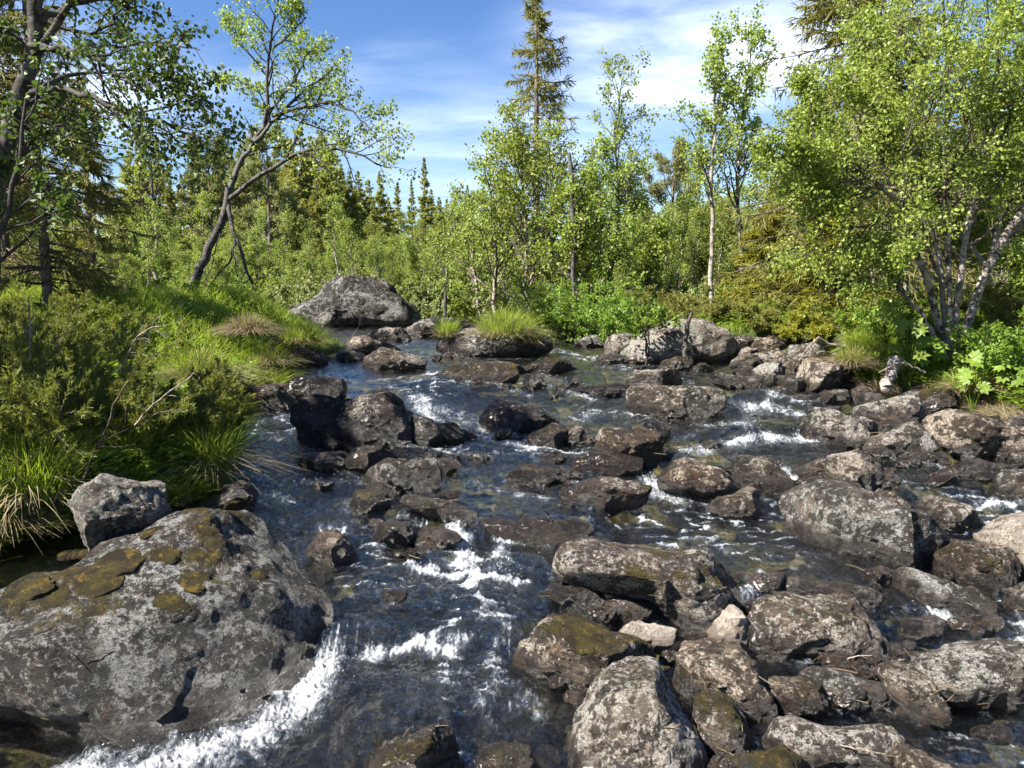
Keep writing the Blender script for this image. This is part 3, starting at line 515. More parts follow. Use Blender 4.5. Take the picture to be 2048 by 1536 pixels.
#          label, outline, tilt, lichen, moss, wet, tone
RK = [
 ("huge dark boulder with ochre moss filling the lower left foreground", [(-160,1150),(-60,1120),(60,1085),(130,1060),(230,1010),(330,985),(350,968),(480,975),(560,1020),(600,1070),(625,1110),(670,1140),(668,1180),(640,1240),(635,1300),(600,1345),(540,1390),(480,1440),(400,1475),(300,1465),(200,1430),(100,1405),(-60,1395),(-160,1380)], 46,.84,.55,.30,-0.25),
 ("dark weathered boulder with pale lichen standing in the far water left of centre", [(548,642),(562,622),(585,608),(625,587),(652,558),(700,551),(745,557),(775,568),(792,585),(815,603),(832,640),(800,652),(700,652),(600,653)], 30,.80,.05,.1,-.40),
 ("low mossy rock under the grass tuft at the left bank", [(566,722),(575,700),(600,686),(632,688),(655,712),(650,727),(600,731)], 40,.5,.7,.5,.2),
 ("small flat stone between the mossy bank rock and the twin stones", E(703,710,60,24), 55,.5,.2,.5,.4),
 ("pale sided stone behind its twin, upstream of the left ledge", [(694,694),(705,675),(735,666),(755,672),(797,692),(790,700),(740,705),(700,702)], 40,.55,.2,.5,.35),
 ("grey green stone in front of its twin, upstream of the left ledge", [(728,722),(733,702),(765,689),(800,695),(850,716),(840,732),(780,737),(735,733)], 42,.5,.15,.4,.3),
 ("low brown rock in the water in front of the far boulder", [(738,664),(765,650),(785,655),(810,662),(822,680),(780,684),(750,678)], 60,.5,.25,.5,.3),
 ("long flat shelf of brown rock leading right from the far boulder", [(800,668),(815,650),(870,632),(920,630),(962,640),(965,655),(900,668),(850,672)], 65,.55,.4,.3,.4),
 ("dark overhanging ledge rock under the left bank", [(566,790),(572,755),(600,746),(650,748),(686,758),(690,780),(672,796),(620,800)], 50,.15,.25,.85,-.35),
 ("dark mossy rock half under the left bank grass", [(480,822),(495,790),(530,768),(565,760),(590,790),(580,822),(530,830)], 35,.1,.6,.8,.05),
 ("large smooth dark slab in the rapids left of centre", [(588,850),(592,828),(610,810),(660,802),(715,790),(740,768),(790,764),(818,785),(834,820),(830,858),(780,882),(700,893),(640,892),(600,870)], 48,.22,.12,.72,-0.1),
 ("pointed black rock with a notch right of the large dark slab", [(820,886),(824,852),(836,824),(852,826),(868,840),(905,846),(932,880),(905,888),(860,892)], 35,.15,.4,.75,-0.15),
 ("long mossy ridge of stone left of the sunken round stone", [(860,742),(880,728),(920,726),(950,718),(1000,720),(1028,727),(1032,752),(990,766),(930,768),(880,756)], 48,.3,.75,.6,.1),
 ("dark wedge shaped slab in the white water at the centre", [(964,838),(972,810),(1005,795),(1040,791),(1080,812),(1112,838),(1090,862),(1020,866),(985,857)], 42,.12,.15,.8,-0.3),
 ("dark stone with a moss cap before the wedge shaped slab", [(1056,882),(1070,858),(1105,840),(1125,850),(1135,870),(1125,888),(1095,896)], 38,.2,.65,.7,.08),
 ("small dark stone touching the moss capped stone on its right", [(1118,886),(1122,850),(1150,844),(1185,862),(1195,880),(1160,890)], 45,.15,.2,.75,.06),
 ("brown stone with a bright orange patch right of centre", [(1195,888),(1208,858),(1245,845),(1290,848),(1318,878),(1324,905),(1310,930),(1280,938),(1220,925)], 32,.35,.3,.55,.15),
 ("black rounded stone behind the orange patched stone", [(1284,868),(1292,842),(1318,835),(1338,852),(1340,874),(1318,884)], 32,.1,.3,.9,-0.4),
 ("low dark stone in front of the orange patched stone", [(1148,930),(1165,900),(1200,890),(1255,893),(1282,915),(1278,940),(1225,950),(1170,942)], 50,.15,.35,.8,.06),
 ("small flat dark stone in the riffle right of the round lichened boulder", [(1018,958),(1035,935),(1075,925),(1110,930),(1140,955),(1120,968),(1050,970)], 52,.15,.45,.7,.08),
 ("mossy dark boulder above the right end of the waterfall ledge", [(1128,990),(1140,968),(1175,950),(1240,944),(1275,960),(1297,982),(1285,1002),(1240,1012),(1205,1026),(1165,1012)], 46,.3,.55,.6,.12),
 ("wet dark boulder with a sunlit face between two chutes", [(1320,962),(1330,925),(1347,905),(1378,906),(1405,922),(1470,952),(1478,975),(1430,992),(1392,1002),(1350,988)], 42,.25,.35,.7,.12),
 ("squat pale brown boulder with a dark right face", [(1418,1012),(1440,985),(1490,965),(1514,972),(1519,1018),(1500,1038),(1450,1033)], 35,.7,.05,.3,.5),
 ("mossy topped boulder behind the squat pale brown one", [(1465,940),(1472,908),(1495,901),(1530,918),(1565,948),(1590,975),(1562,995),(1510,985),(1480,962)], 38,.2,.45,.6,.08),
 ("big flat topped block with a sunlit front right of centre", [(1256,796),(1265,772),(1300,760),(1340,765),(1390,768),(1430,768),(1446,803),(1428,828),(1395,838),(1330,832),(1280,818)], 45,.5,.3,.35,.32),
 ("pale stone leaning on the back of the big flat topped block", [(1256,762),(1275,742),(1310,732),(1345,727),(1362,748),(1350,766),(1290,772)], 45,.6,.15,.4,.45),
 ("long low stone sliding under water left of the cube shaped stone", [(1150,785),(1170,770),(1215,764),(1250,766),(1255,780),(1200,790)], 60,.3,.4,.8,.15),
 ("tiny cube shaped pale stone between low slabs", [(1208,790),(1214,775),(1240,773),(1246,790),(1228,795)], 25,.6,.1,.3,.5),
 ("mossy pair of rocks mid stream below the grassy islet", [(1074,738),(1085,722),(1108,712),(1145,715),(1150,730),(1110,744)], 42,.35,.7,.5,.15),
 ("small dome shaped stone with water curling round it", [(1047,768),(1052,750),(1070,742),(1088,752),(1092,768),(1070,774)], 30,.1,.6,.8,.05),
 ("low dark stone in front of the streaked grey rock", [(1190,722),(1200,708),(1225,704),(1250,714),(1254,724),(1220,729)], 45,.3,.5,.5,.1),
 ("tumbled dark mossy stone under the broken snag", [(1318,738),(1330,718),(1352,709),(1375,722),(1385,738),(1350,744)], 40,.2,.7,.5,.08),
 ("flat mossy stone right of the broken snag", [(1374,738),(1385,724),(1410,724),(1425,736),(1400,744)], 50,.25,.8,.5,.1),
 ("large pale grey granite boulder beside the sapling on the right side", [(1250,700),(1262,668),(1290,648),(1330,637),(1360,637),(1400,647),(1440,662),(1462,684),(1465,712),(1440,724),(1350,726),(1280,722)], 30,.85,.22,.1,1.0),
 ("grey streaked rock left of the pale granite boulder", [(1208,712),(1214,685),(1230,664),(1252,658),(1270,668),(1278,700),(1260,718),(1225,720)], 32,.7,.12,.2,.6),
 ("rounded pale stone right of the granite boulder", [(1460,730),(1466,715),(1488,705),(1508,712),(1516,732),(1490,740)], 38,.65,.2,.2,.5),
 ("mossy flat slab nearest the granite boulder at the water", [(1420,752),(1440,738),(1480,735),(1508,745),(1500,757),(1450,762)], 62,.3,.8,.5,.15),
 ("mossy flat slab lowest of the pair before the right shore", [(1425,768),(1440,758),(1490,754),(1518,764),(1515,777),(1460,776)], 60,.3,.85,.6,.15),
 ("pale lichened rock at the top left of the right shore pile", [(1460,690),(1470,676),(1492,671),(1510,680),(1510,697),(1480,700)], 42,.8,.2,.0,.6),
 ("mottled rock at the back of the right shore pile", [(1505,698),(1512,676),(1535,668),(1562,674),(1570,692),(1545,702)], 42,.8,.3,.0,.5),
 ("reddish mossy rock under the lime green spruce boughs", [(1540,690),(1550,668),(1575,660),(1600,668),(1608,688),(1575,698)], 42,.6,.65,.0,.35),
 ("large mottled rock in the middle of the right shore pile", [(1566,718),(1575,690),(1600,676),(1640,680),(1655,700),(1640,718),(1600,724)], 42,.85,.25,.0,.5),
 ("tall block at the water edge below the shore pile", [(1592,765),(1600,735),(1625,716),(1660,718),(1682,738),(1684,768),(1650,780),(1610,777)], 32,.85,.25,.2,.55),
 ("tilted stone between the rounded stone and the shore block", [(1504,758),(1512,735),(1535,718),(1558,728),(1566,752),(1540,764)], 38,.75,.35,.2,.45),
 ("narrow stone wedged left of the shore block", [(1552,755),(1558,728),(1580,715),(1598,725),(1600,752),(1575,760)], 38,.75,.3,.2,.5),
 ("upright rock beside the pale stones of the shore pile", [(1470,716),(1476,694),(1498,690),(1515,700),(1518,716),(1495,722)], 34,.7,.1,.0,.5),
 ("flat slab leaning under the washed out branches on the right", [(1650,726),(1662,704),(1690,700),(1712,712),(1708,730),(1680,738)], 50,.7,.35,.0,.5),
 ("flaky grey rock at the water below the birch log", [(1630,800),(1640,782),(1670,774),(1694,782),(1698,797),(1665,806)], 50,.45,.2,.3,.35),
 ("dark rock with dry grass below the left of the birch log", [(1700,800),(1708,776),(1728,764),(1748,776),(1750,798),(1725,806)], 35,.35,.3,.3,.25),
 ("broad speckled boulder directly below the birch log", [(1704,838),(1715,808),(1745,790),(1790,784),(1830,796),(1848,825),(1830,846),(1770,848)], 42,.6,.35,.2,.35),
 ("steep dark boulder with a sunlit crown above the white chute", [(1603,872),(1608,842),(1625,815),(1642,806),(1668,812),(1720,836),(1752,852),(1742,882),(1718,900),(1660,893),(1620,882)], 36,.45,.4,.55,.2),
 ("mossy rock wedged behind the steep dark boulder", [(1712,855),(1722,835),(1750,825),(1795,830),(1805,852),(1770,866)], 48,.25,.85,.4,.12),
 ("angular two faced rock on the right shore", [(1724,900),(1745,872),(1795,846),(1822,834),(1850,846),(1874,872),(1872,898),(1845,914),(1780,918),(1748,912)], 36,.55,.2,.25,.38),
 ("great sloping boulder at the right shore under the leafy bank", [(1868,880),(1852,850),(1852,828),(1882,812),(1940,808),(1990,834),(2060,860),(2100,900),(2040,918),(1940,918),(1890,902)], 42,.5,.35,.25,.32),
 ("shadowed rock with orange moss under the undercut bank", [(1800,815),(1806,788),(1840,772),(1890,772),(1915,790),(1912,815),(1860,822)], 36,.3,.9,.1,.2),
 ("speckled stone in the bank grass near the right edge", [(2000,855),(2006,832),(2030,822),(2060,828),(2070,856),(2030,864)], 36,.8,.1,.0,.55),
 ("low wet stone in the side channel at the right", [(1872,940),(1890,922),(1940,914),(1985,922),(1994,940),(1950,950)], 60,.4,.3,.7,.3),
 ("broad purple grey boulder splitting the right chute", [(1578,925),(1592,902),(1635,888),(1695,891),(1740,905),(1764,938),(1762,968),(1722,984),(1688,980),(1625,950)], 46,.42,.3,.45,.25),
 ("long ribbed brown slab pointing to the lower right", [(1578,985),(1588,966),(1630,962),(1675,970),(1722,992),(1790,1058),(1850,1088),(1885,1118),(1860,1134),(1780,1128),(1680,1118),(1635,1102),(1600,1062),(1582,1015)], 50,.6,.12,.2,.42),
 ("round stone at the head of the ribbed slab pool", [(1740,1030),(1748,985),(1770,968),(1800,975),(1820,1002),(1815,1036),(1780,1048)], 42,.45,.3,.4,.3),
 ("tan stone with a dark top right of the ribbed slab", [(1828,1030),(1832,996),(1850,983),(1885,986),(1930,1010),(1958,1045),(1930,1060),(1870,1052)], 45,.65,.1,.25,.5),
 ("pale brown rock cut by the right edge above the white chute", [(1980,985),(1984,955),(2010,935),(2060,930),(2090,960),(2080,1000),(2020,998)], 45,.7,.1,.1,.48),
 ("small rounded rock at the right edge above the pale brown one", [(2014,930),(2020,908),(2045,903),(2070,912),(2072,935),(2040,938)], 40,.6,.1,.1,.45),
 ("whitish lichen covered boulder at the right edge", [(1958,1048),(1990,1034),(2060,1028),(2110,1050),(2110,1160),(2050,1162),(2020,1120),(1978,1078)], 48,1.0,.1,.05,.9),
 ("dark brown crusted boulder beside the whitish one", [(1858,1100),(1880,1084),(1950,1083),(2000,1105),(2032,1142),(2022,1182),(1980,1194),(1920,1170),(1880,1135)], 44,.25,.35,.15,-0.2),
 ("speckled stone lying in the small side fall at the right", [(1798,1165),(1805,1140),(1850,1138),(1900,1156),(1925,1190),(1985,1225),(1988,1245),(1920,1240),(1850,1228),(1815,1195)], 52,.65,.15,.35,.4),
 ("orange tinted stone at the right edge below the dark crusted boulder", [(2010,1215),(2020,1180),(2050,1165),(2090,1180),(2090,1225),(2040,1232)], 40,.6,.05,.1,.5),
 ("thin brown stone behind the big mottled boulder", [(1553,1185),(1560,1158),(1600,1150),(1650,1165),(1700,1180),(1755,1195),(1740,1212),(1640,1205)], 52,.5,.3,.2,.35),
 ("big mottled grey brown boulder in the lower right", [(1506,1250),(1530,1205),(1580,1188),(1660,1188),(1702,1202),(1748,1250),(1768,1292),(1752,1318),(1700,1332),(1640,1330),(1560,1314),(1520,1285)], 40,.72,.2,.15,.38),
 ("flat topped boulder with dark crust hollows near the lower right edge", [(1832,1330),(1845,1302),(1900,1285),(1960,1282),(2005,1300),(2042,1345),(2062,1405),(2035,1425),(1970,1405),(1900,1395),(1860,1370)], 42,.62,.35,.25,.38),
 ("slanting tan stone sliding into the lower right pool", [(1760,1345),(1785,1325),(1812,1328),(1840,1350),(1872,1400),(1898,1442),(1870,1458),(1820,1425),(1785,1388)], 48,.6,.15,.25,.5),
 ("tan stone with a mossy brown side below the big mottled boulder", [(1608,1352),(1630,1335),(1700,1340),(1748,1372),(1772,1405),(1742,1420),(1700,1424),(1660,1408),(1635,1380)], 42,.62,.5,.05,.45),
 ("block of brown moss with a thin pale lid", [(1534,1372),(1545,1358),(1600,1356),(1640,1368),(1655,1410),(1630,1432),(1570,1436),(1545,1415)], 30,.35,.85,.1,.18),
 ("rounded boulder with a white left end at the bottom right", [(1542,1480),(1556,1445),(1600,1435),(1700,1448),(1765,1455),(1795,1485),(1790,1535),(1720,1560),(1640,1550),(1570,1525)], 42,.95,.1,.05,.5),
 ("pinkish stone cut by the bottom edge right of the white ended boulder", [(1770,1560),(1780,1505),(1810,1488),(1860,1510),(1905,1548),(1900,1600),(1800,1610)], 42,.5,.2,.1,.45),
 ("large boulder with grey green lichen at the bottom, right of centre", [(1152,1480),(1165,1430),(1188,1388),(1232,1345),(1285,1325),(1326,1330),(1352,1380),(1382,1440),(1396,1500),(1390,1575),(1280,1600),(1175,1575)], 38,1.0,.12,.05,.55),
 ("upright oval stone right of the grey green lichened boulder", [(1390,1435),(1398,1398),(1422,1383),(1460,1400),(1490,1450),(1506,1490),(1484,1522),(1440,1528),(1408,1492)], 34,.65,.3,.05,.42),
 ("knobbly brown boulder with a white vein below the pointed white stone", [(1366,1322),(1378,1294),(1420,1283),(1490,1292),(1524,1328),(1543,1390),(1545,1432),(1502,1444),(1460,1430),(1430,1392),(1390,1352)], 38,.6,.4,.05,.3),
 ("small brown stone squeezed behind the oval stone", [(1350,1365),(1362,1335),(1395,1325),(1430,1345),(1436,1385),(1410,1408),(1375,1398)], 38,.5,.45,.05,.25),
 ("pointed white stone standing on the dam of rocks", [(1402,1285),(1413,1262),(1430,1235),(1447,1214),(1466,1212),(1486,1230),(1502,1265),(1500,1290),(1450,1296)], 18,.35,.0,.0,1.6),
 ("small white stone with dark blotches left of the pointed one", [(1240,1274),(1256,1255),(1278,1242),(1312,1244),(1346,1264),(1340,1290),(1290,1300),(1262,1290)], 32,.5,.0,.0,1.6),
 ("long crusty slab forming the dam below the calm pool", [(1132,1135),(1145,1105),(1185,1090),(1262,1087),(1342,1105),(1400,1140),(1432,1178),(1468,1208),(1430,1255),(1395,1268),(1350,1255),(1310,1225),(1260,1195),(1200,1180),(1150,1165)], 44,.62,.35,.12,.35),
 ("wet reddish stone below the crusty dam slab", [(1200,1225),(1210,1198),(1250,1190),(1290,1205),(1300,1235),(1268,1252),(1225,1248)], 46,.5,.2,.6,.35),
 ("dark flat stone left of the wet reddish one", [(1090,1195),(1108,1175),(1160,1168),(1198,1180),(1206,1202),(1175,1218),(1120,1212)], 52,.2,.35,.75,.15),
 ("brown angular boulder left of the grey green lichened one", [(1042,1335),(1058,1298),(1100,1255),(1150,1230),(1200,1238),(1270,1275),(1295,1312),(1245,1345),(1195,1390),(1160,1400),(1100,1370),(1058,1350)], 40,.6,.4,.2,.35),
 ("mossy stone at the bottom between the oval stone and the white ended boulder", [(1420,1540),(1440,1515),(1490,1512),(1560,1500),(1600,1520),(1600,1575),(1480,1590)], 48,.3,.9,.05,.2),
 ("round black boulder with white lichen scribbles in mid stream", [(736,962),(742,926),(768,909),(830,906),(864,916),(880,945),(876,972),(840,985),(790,990),(755,978)], 32,.38,.3,.45,-0.25),
 ("dark stone leaning behind the round black boulder", [(688,925),(694,893),(720,885),(760,890),(792,905),(785,925),(740,940),(700,940)], 38,.2,.35,.6,.08),
 ("low wet shelf left of the leaning dark stone", [(594,920),(604,903),(640,898),(690,903),(696,930),(650,938),(610,932)], 56,.25,.35,.75,.15),
 ("wet mossy stone below the round black boulder", [(700,1010),(712,982),(745,970),(775,985),(780,1010),(750,1028),(715,1025)], 36,.15,.5,.75,.06),
 ("slanting mossy left end of the waterfall ledge", [(805,1000),(815,984),(850,985),(900,1000),(948,1022),(950,1044),(900,1045),(850,1025)], 30,.1,.65,.8,.05),
 ("black dripping rock wall of the small waterfall", [(930,1060),(938,1030),(985,1022),(1060,1024),(1130,1030),(1180,1040),(1195,1062),(1180,1084),(1120,1096),(1050,1094),(980,1082)], 12,.1,.5,.9,.03,"LEDGE"),
 ("small tan stone at the right foot of the waterfall", E(1175,1090,44,30), 40,.4,.5,.4,.3),
 ("small reddish wet stone right of the round black boulder", [(862,935),(870,918),(895,912),(918,925),(920,942),(890,948)], 45,.5,.1,.6,.35),
 ("little dark stone breaking the water at mid stream", E(960,912,54,22), 50,.3,.2,.8,.15),
 ("little dark stone breaking the water right of the first one", E(1108,916,50,18), 50,.15,.2,.85,.08),
 ("dark stone at the left below the falls splash", [(748,1082),(756,1052),(785,1040),(815,1048),(828,1078),(790,1090)], 38,.15,.5,.75,.06),
 ("brown and white rock washed by the splash left of the fall", [(828,1095),(836,1062),(862,1050),(900,1065),(922,1090),(880,1104)], 48,.4,.3,.75,.35),
 ("wet fin of rock beside the foreground boulder", [(618,1110),(624,1072),(640,1060),(668,1068),(702,1095),(708,1118),(660,1128)], 45,.45,.15,.75,.35),
 ("mossy boulder washed by the stream at the bottom centre", [(735,1555),(745,1500),(790,1462),(850,1452),(895,1468),(905,1510),(870,1560),(800,1590)], 42,.08,1.0,.6,.04),
 ("green topped stone cut by the bottom edge", [(780,1570),(810,1530),(860,1510),(915,1518),(930,1560),(880,1590)], 45,.1,1.0,.6,.06),
 ("wet pebbly stone cut by the bottom edge right of the mossy boulder", [(955,1560),(965,1510),(1000,1488),(1050,1500),(1080,1545),(1060,1590)], 50,.3,.4,.85,.25),
 ("rocky islet carrying the grass tussocks", [(882,694),(880,675),(900,656),(960,648),(1060,662),(1095,688),(1070,704),(1020,712),(940,710),(905,702)], 52,.55,.3,.3,.35),
 ("rock crowned with hanging dry grass behind the islet", [(1104,672),(1110,650),(1130,638),(1165,638),(1188,655),(1190,676),(1150,682)], 30,.65,.3,.2,.45),
 ("brown low stones right of the grass crowned rock", [(1150,686),(1160,674),(1190,667),(1208,676),(1205,690),(1175,694)], 52,.5,.2,.4,.35),
 ("dark rock at the foot of the left bank grass beside the current", [(440,1008),(448,975),(478,955),(512,968),(520,995),(495,1015)], 38,.1,.5,.8,.06),
 ("low brown stone in the riffle below the low dark stones of the centre", E(1040,735,50,16), 55,.3,.4,.7,.2),
 ("dark little stone near the grass crowned rock", E(1225,690,34,16), 45,.3,.4,.6,.15),
 ("low stone left of the islet in the blue water", E(905,708,46,14), 55,.3,.2,.7,.2),
]
def fixed_rock(label, ol, Y0, zb, tilt, lich, moss, wet, tone, thick=.45, name="stone", seed=5, lvl=6, ragged=1.0):
    V, Fc, wd, hg = rock_shape(ol, Y0, zb, R(tilt), seed, thick, lvl, ragged)
    org = V.mean(0); o = mesh_np(name, V - org, Fc, ROCK, True); o.location = org; ROCKV.append(V)
    nv = np.empty(len(V) * 3, np.float32); o.data.vertices.foreach_get("normal", nv); nv = nv.reshape(-1, 3)
    ms = moss * sstep(.2, .8, nv[:, 2]) * (.5 + sstep(-.2, .3, fbm(V * 5, 3)))
    for an, av in (("moss", np.clip(ms, 0, 1)), ("wet", np.full(len(V), wet))):
        at = o.data.attributes.new(an, 'FLOAT', 'POINT'); at.data.foreach_set("value", av.astype(np.float32))
    o["lich"] = lich; o["tone"] = tone; o["grain"] = 1.8; o["warm"] = .2; return tag(o, label, "rock")
def midstream(r):
    o = np.array(r[1], float); x, y = o[:, 0].mean(), o[:, 1].mean(); k = 740 < y < 1000 and 560 < x < 1420
    return (r if len(r) > 7 or y < 1080 or x < 1000 else (*r[:4], min(1, r[4] + .22), *r[5:])) if not k or len(r) > 7 else (r[0], r[1], r[2] + 4, r[3] * .75, r[4], min(1, r[5] + .12), min(r[6], .2) - .06)
for r in map(midstream, RK):
    if len(r) > 7: fixed_rock(r[0], [(a, b + (6 if b < 1060 else 25)) for a, b in r[1]], 4.885, .17, 8, .15, .6, .75, .03, .34, "boulder", 17); continue
    add_rock(r[0], r[1], *r[2:7], thick=.42 if r[1][0][0] > -100 else .32, ragged=1.0 if r[1][0][0] > -100 else .55, name="boulder" if (np.ptp(np.array(r[1])[:, 0]) > 110) else "stone")
# small stones that fill the gaps
rs = np.random.RandomState(77)
for lab, grp, box, n, s0, s1 in (("small mottled stone wedged in the right shore pile", "stones wedged in the right shore pile", (1458, 1715, 668, 772), 54, 26, 60), ("small wet stone in the riffles between the upstream boulders", "wet stones of the upstream riffles", (840, 1560, 700, 800), 20, 20, 44),
        ("small dark stone breaking the water between the middle boulders", "dark stones of the middle rapids", (640, 1560, 850, 1010), 26, 22, 50), ("small brown stone in the gaps of the lower right boulders", "brown stones between the lower right boulders", (1110, 2040, 1150, 1510), 60, 30, 84),
        ("small stone among the boulders of the right shore", "stones among the right shore boulders", (1600, 2048, 790, 970), 48, 26, 60), ("small wet stone beside the waterfall ledge", "wet stones beside the waterfall ledge", (700, 1230, 1040, 1200), 9, 24, 50)):
    for k in range(n):
        cx, cy = rs.uniform(box[0], box[1]), rs.uniform(box[2], box[3]); w = rs.uniform(s0, s1); wetp = .8 if "wet" in lab or "dark" in lab else .4
        add_rock(lab, E(cx, cy, w, w * rs.uniform(.4, .62), rs.uniform(-.3, .3)), rs.uniform(35, 55), rs.uniform(.3, .8) * (1.3 - wetp), rs.uniform(.1, .6), wetp, rs.uniform(.1, .45), thick=.45, seed=int(rs.randint(9999)), name="stone", group=grp)
# the weathered block resting on the foreground boulder, and stones perched on others
_RV = np.concatenate(ROCKV[:1]); _q = proj(_RV); _m = (np.abs(_q[0] - 235) < 12) & (np.abs(_q[1] - 1078) < 12); _b = _RV[_m][_RV[_m][:, 1] < _RV[_m][:, 1].min() + .15].mean(0) if _m.any() else np.array([0, 4.2, .5])
fixed_rock("pale ribbed block of rock on top of the foreground boulder at the grass", [(132,1040),(128,1000),(150,965),(205,950),(290,938),(318,950),(322,988),(332,1012),(305,1052),(240,1080),(180,1092),(145,1070)], _b[1] + .16, _b[2] - .02, 28, .8, .3, .0, .75, .5, "boulder", 11)
fixed_rock("olive ledge of rock under the falling water left of the bottom foam", [(655,1240),(700,1226),(800,1228),(900,1236),(1000,1250),(1010,1300),(900,1325),(780,1328),(700,1338),(660,1322)], 3.86, .04, 20, .1, .9, .35, .35, .34, "boulder", 23)
# boulders just under the surface
SUB = ["sunken dome of rock with water sheeting over it left of the mossy ridge", "small sunken stone beside the long mossy ridge", "olive mossy boulder under the water near the right shore block", "olive boulder under the water left of the steep dark boulder",
       "sunken rock in the blue riffle at the left bank", "sunken stone in the splash right of the fall", "sunken stone in the splash left of the fall", "brown sunken hump beside the bottom foam", "yellow green sunken ledge beside the foreground boulder",
       "olive sunken ledge above the bottom foam", "small sunken stone right of the bottom hump", "sunken slab left of the big flat topped block", "sunken slab below the low stone at the islet", "sunken rock beside the fin of rock",
       "sunken rock at the top of the right chute", "round mossy sunken stone in the small side fall", "sunken stone above the bottom pool", "sunken stone in the calm pool behind the mottled boulder", "sunken rock at the foot of the left bank", "sunken stone left of the wet mossy stone"]
for i, (sx, sy, rx, ry, h) in enumerate(_sw):
    S, Fc = ico(5); V = S * np.array([rx * 1.05, ry * 1.25, .20 + h * .6]); V = V * (1 + .16 * fbm(S * 1.6 + i * 3, 4) + .05 * fbm(S * 7 + i, 3))[:, None]
    z = float(water0(np.array([sx]), np.array([sy]))[0]) + h - .05 - V[:, 2].max()
    o = mesh_np("sunken_boulder", V, Fc, ROCK, True, {"moss": .75 * sstep(-.3, .3, fbm(S * 3 + i, 3)), "wet": np.full(len(V), .3)}); o.location = (sx, sy, z)
    o["lich"] = .35; o["tone"] = .6; o["grain"] = 1.2; o["warm"] = .8; tag(o, SUB[i], "rock")
_RV = np.concatenate(ROCKV); _rpx, _rpy = proj(_RV)
def on_rock(px, py, rad=7):
    m = (np.abs(_rpx - px) < rad) & (np.abs(_rpy - py) < rad)
    if not m.any(): return hit(px, py, surf0)
    v = _RV[m]; w = hit(px, py, surf0); yb = v[:, 1].min(); c = v[v[:, 1] < yb + .12].mean(0); return c if c[1] < w[1] else w
# loose stones of the bed, uncountable
rs = np.random.RandomState(5); S, Fc = ico(2); n = 3200; ys = 2.6 * (18 / 2.6) ** rs.rand(n); xs = (rs.rand(n) * 1.9 - .95) * ys
d_, _ = outside(xs, ys); k = d_ < .15; xs, ys = xs[k], ys[k]; n = len(xs); zs = terrain(xs, ys)
sc = rs.uniform(.03, .085, (n, 1, 1)) * np.array([1, .8, .5]) * rs.uniform(.7, 1.5, (n, 1, 3)); VV = S[None] * sc * (1 + .22 * rs.normal(size=(n, len(S), 1))) + np.stack([xs, ys, zs + .01], 1)[:, None]
FF = Fc[None] + (np.arange(n) * len(S))[:, None, None]
o = mesh_np("pebbles", VV.reshape(-1, 3), FF.reshape(-1, 3), ROCK, True, {"moss": np.repeat(rs.rand(n) * .6, len(S)), "wet": np.full(n * len(S), .6)}); o["lich"] = .55; o["tone"] = .6; o["grain"] = 1.2; o["warm"] = .8; tag(o, "loose stones on the stream bed", "pebbles", kind="stuff")

# ------------------------------------------------------------------ water surface, with foam collars at the stones
wx, wy, wz2, foam_attr, turb, dd = W_PENDING
foot = np.concatenate(ROCK_FOOT); cell = .05; H, xe, ye = np.histogram2d(foot[:, 0], foot[:, 1], bins=[int(26 / cell), int(24 / cell)], range=[[-13, 13], [0, 24]])
H = np.minimum(H, 2.0)
for _ in range(2): H = (H + np.roll(H, 1, 0) + np.roll(H, -1, 0) + np.roll(H, 1, 1) + np.roll(H, -1, 1)) / 4.2
col_ = H[np.clip(((wx + 13) / cell).astype(int), 0, H.shape[0] - 1), np.clip((wy / cell).astype(int), 0, H.shape[1] - 1)]
zn = sstep(-.05, .5, fbm(q * 2.2 + 8, 2).reshape(wx.shape))
foam_attr = foam_attr + np.clip(col_, 0, 1) * .36 * zn * sstep(3.0, 4.5, wy + .8 * (wx < 0.5))
ff = grid_faces(1250, 1500); keep = (dd.ravel()[ff] < .30).any(1); ff = ff[keep]
used = np.unique(ff); mp = np.full(wx.size, -1, np.int64); mp[used] = np.arange(len(used))
Vw = np.stack([wx.ravel(), wy.ravel(), wz2.ravel()], 1)[used]
o = mesh_np("stream_water", Vw, mp[ff], WATER, True, {"foam": foam_attr.ravel()[used], "turb": turb.ravel()[used]})
tag(o, "clear stream water tumbling over stones", None, kind="structure")
# spray drops thrown up where the foam is thickest
mm = M("spray_drop"); SPRAY = mm.done(mm.N("ShaderNodeMixShader", {0: .35, 1: mm.N("ShaderNodeBsdfPrincipled", {'Base Color': col(.80, .84, .90), 'Roughness': .12, 'Specular IOR Level': .8}).outputs[0], 2: mm.N("ShaderNodeBsdfTransparent").outputs[0]}))
rs = np.random.RandomState(9); prob = (fo ** 3).ravel() * (wy.ravel() ** 2); prob[dd.ravel() > -.02] = 0; prob /= prob.sum(); ids = rs.choice(wx.size, 2200, p=prob)
hh = rs.exponential(.022, 2200) * np.clip(fo.ravel()[ids] * 1.5, .3, 1.2); px = np.stack([wx.ravel()[ids], wy.ravel()[ids], wz2.ravel()[ids] + hh], 1) + rs.normal(0, .012, (2200, 3)) * [1, 1, .2]
S, Fc = ico(1); rr = rs.uniform(.0008, .0028, (2200, 1, 1)) * (.6 + px[:, 1] * .10)[:, None, None]; VV = S[None] * rr * np.array([1, 1, 1.3]) + px[:, None]
o = mesh_np("water_spray", VV.reshape(-1, 3), (Fc[None] + (np.arange(2200) * len(S))[:, None, None]).reshape(-1, 3), SPRAY, True); tag(o, "flying drops over the white water", "spray", kind="stuff")
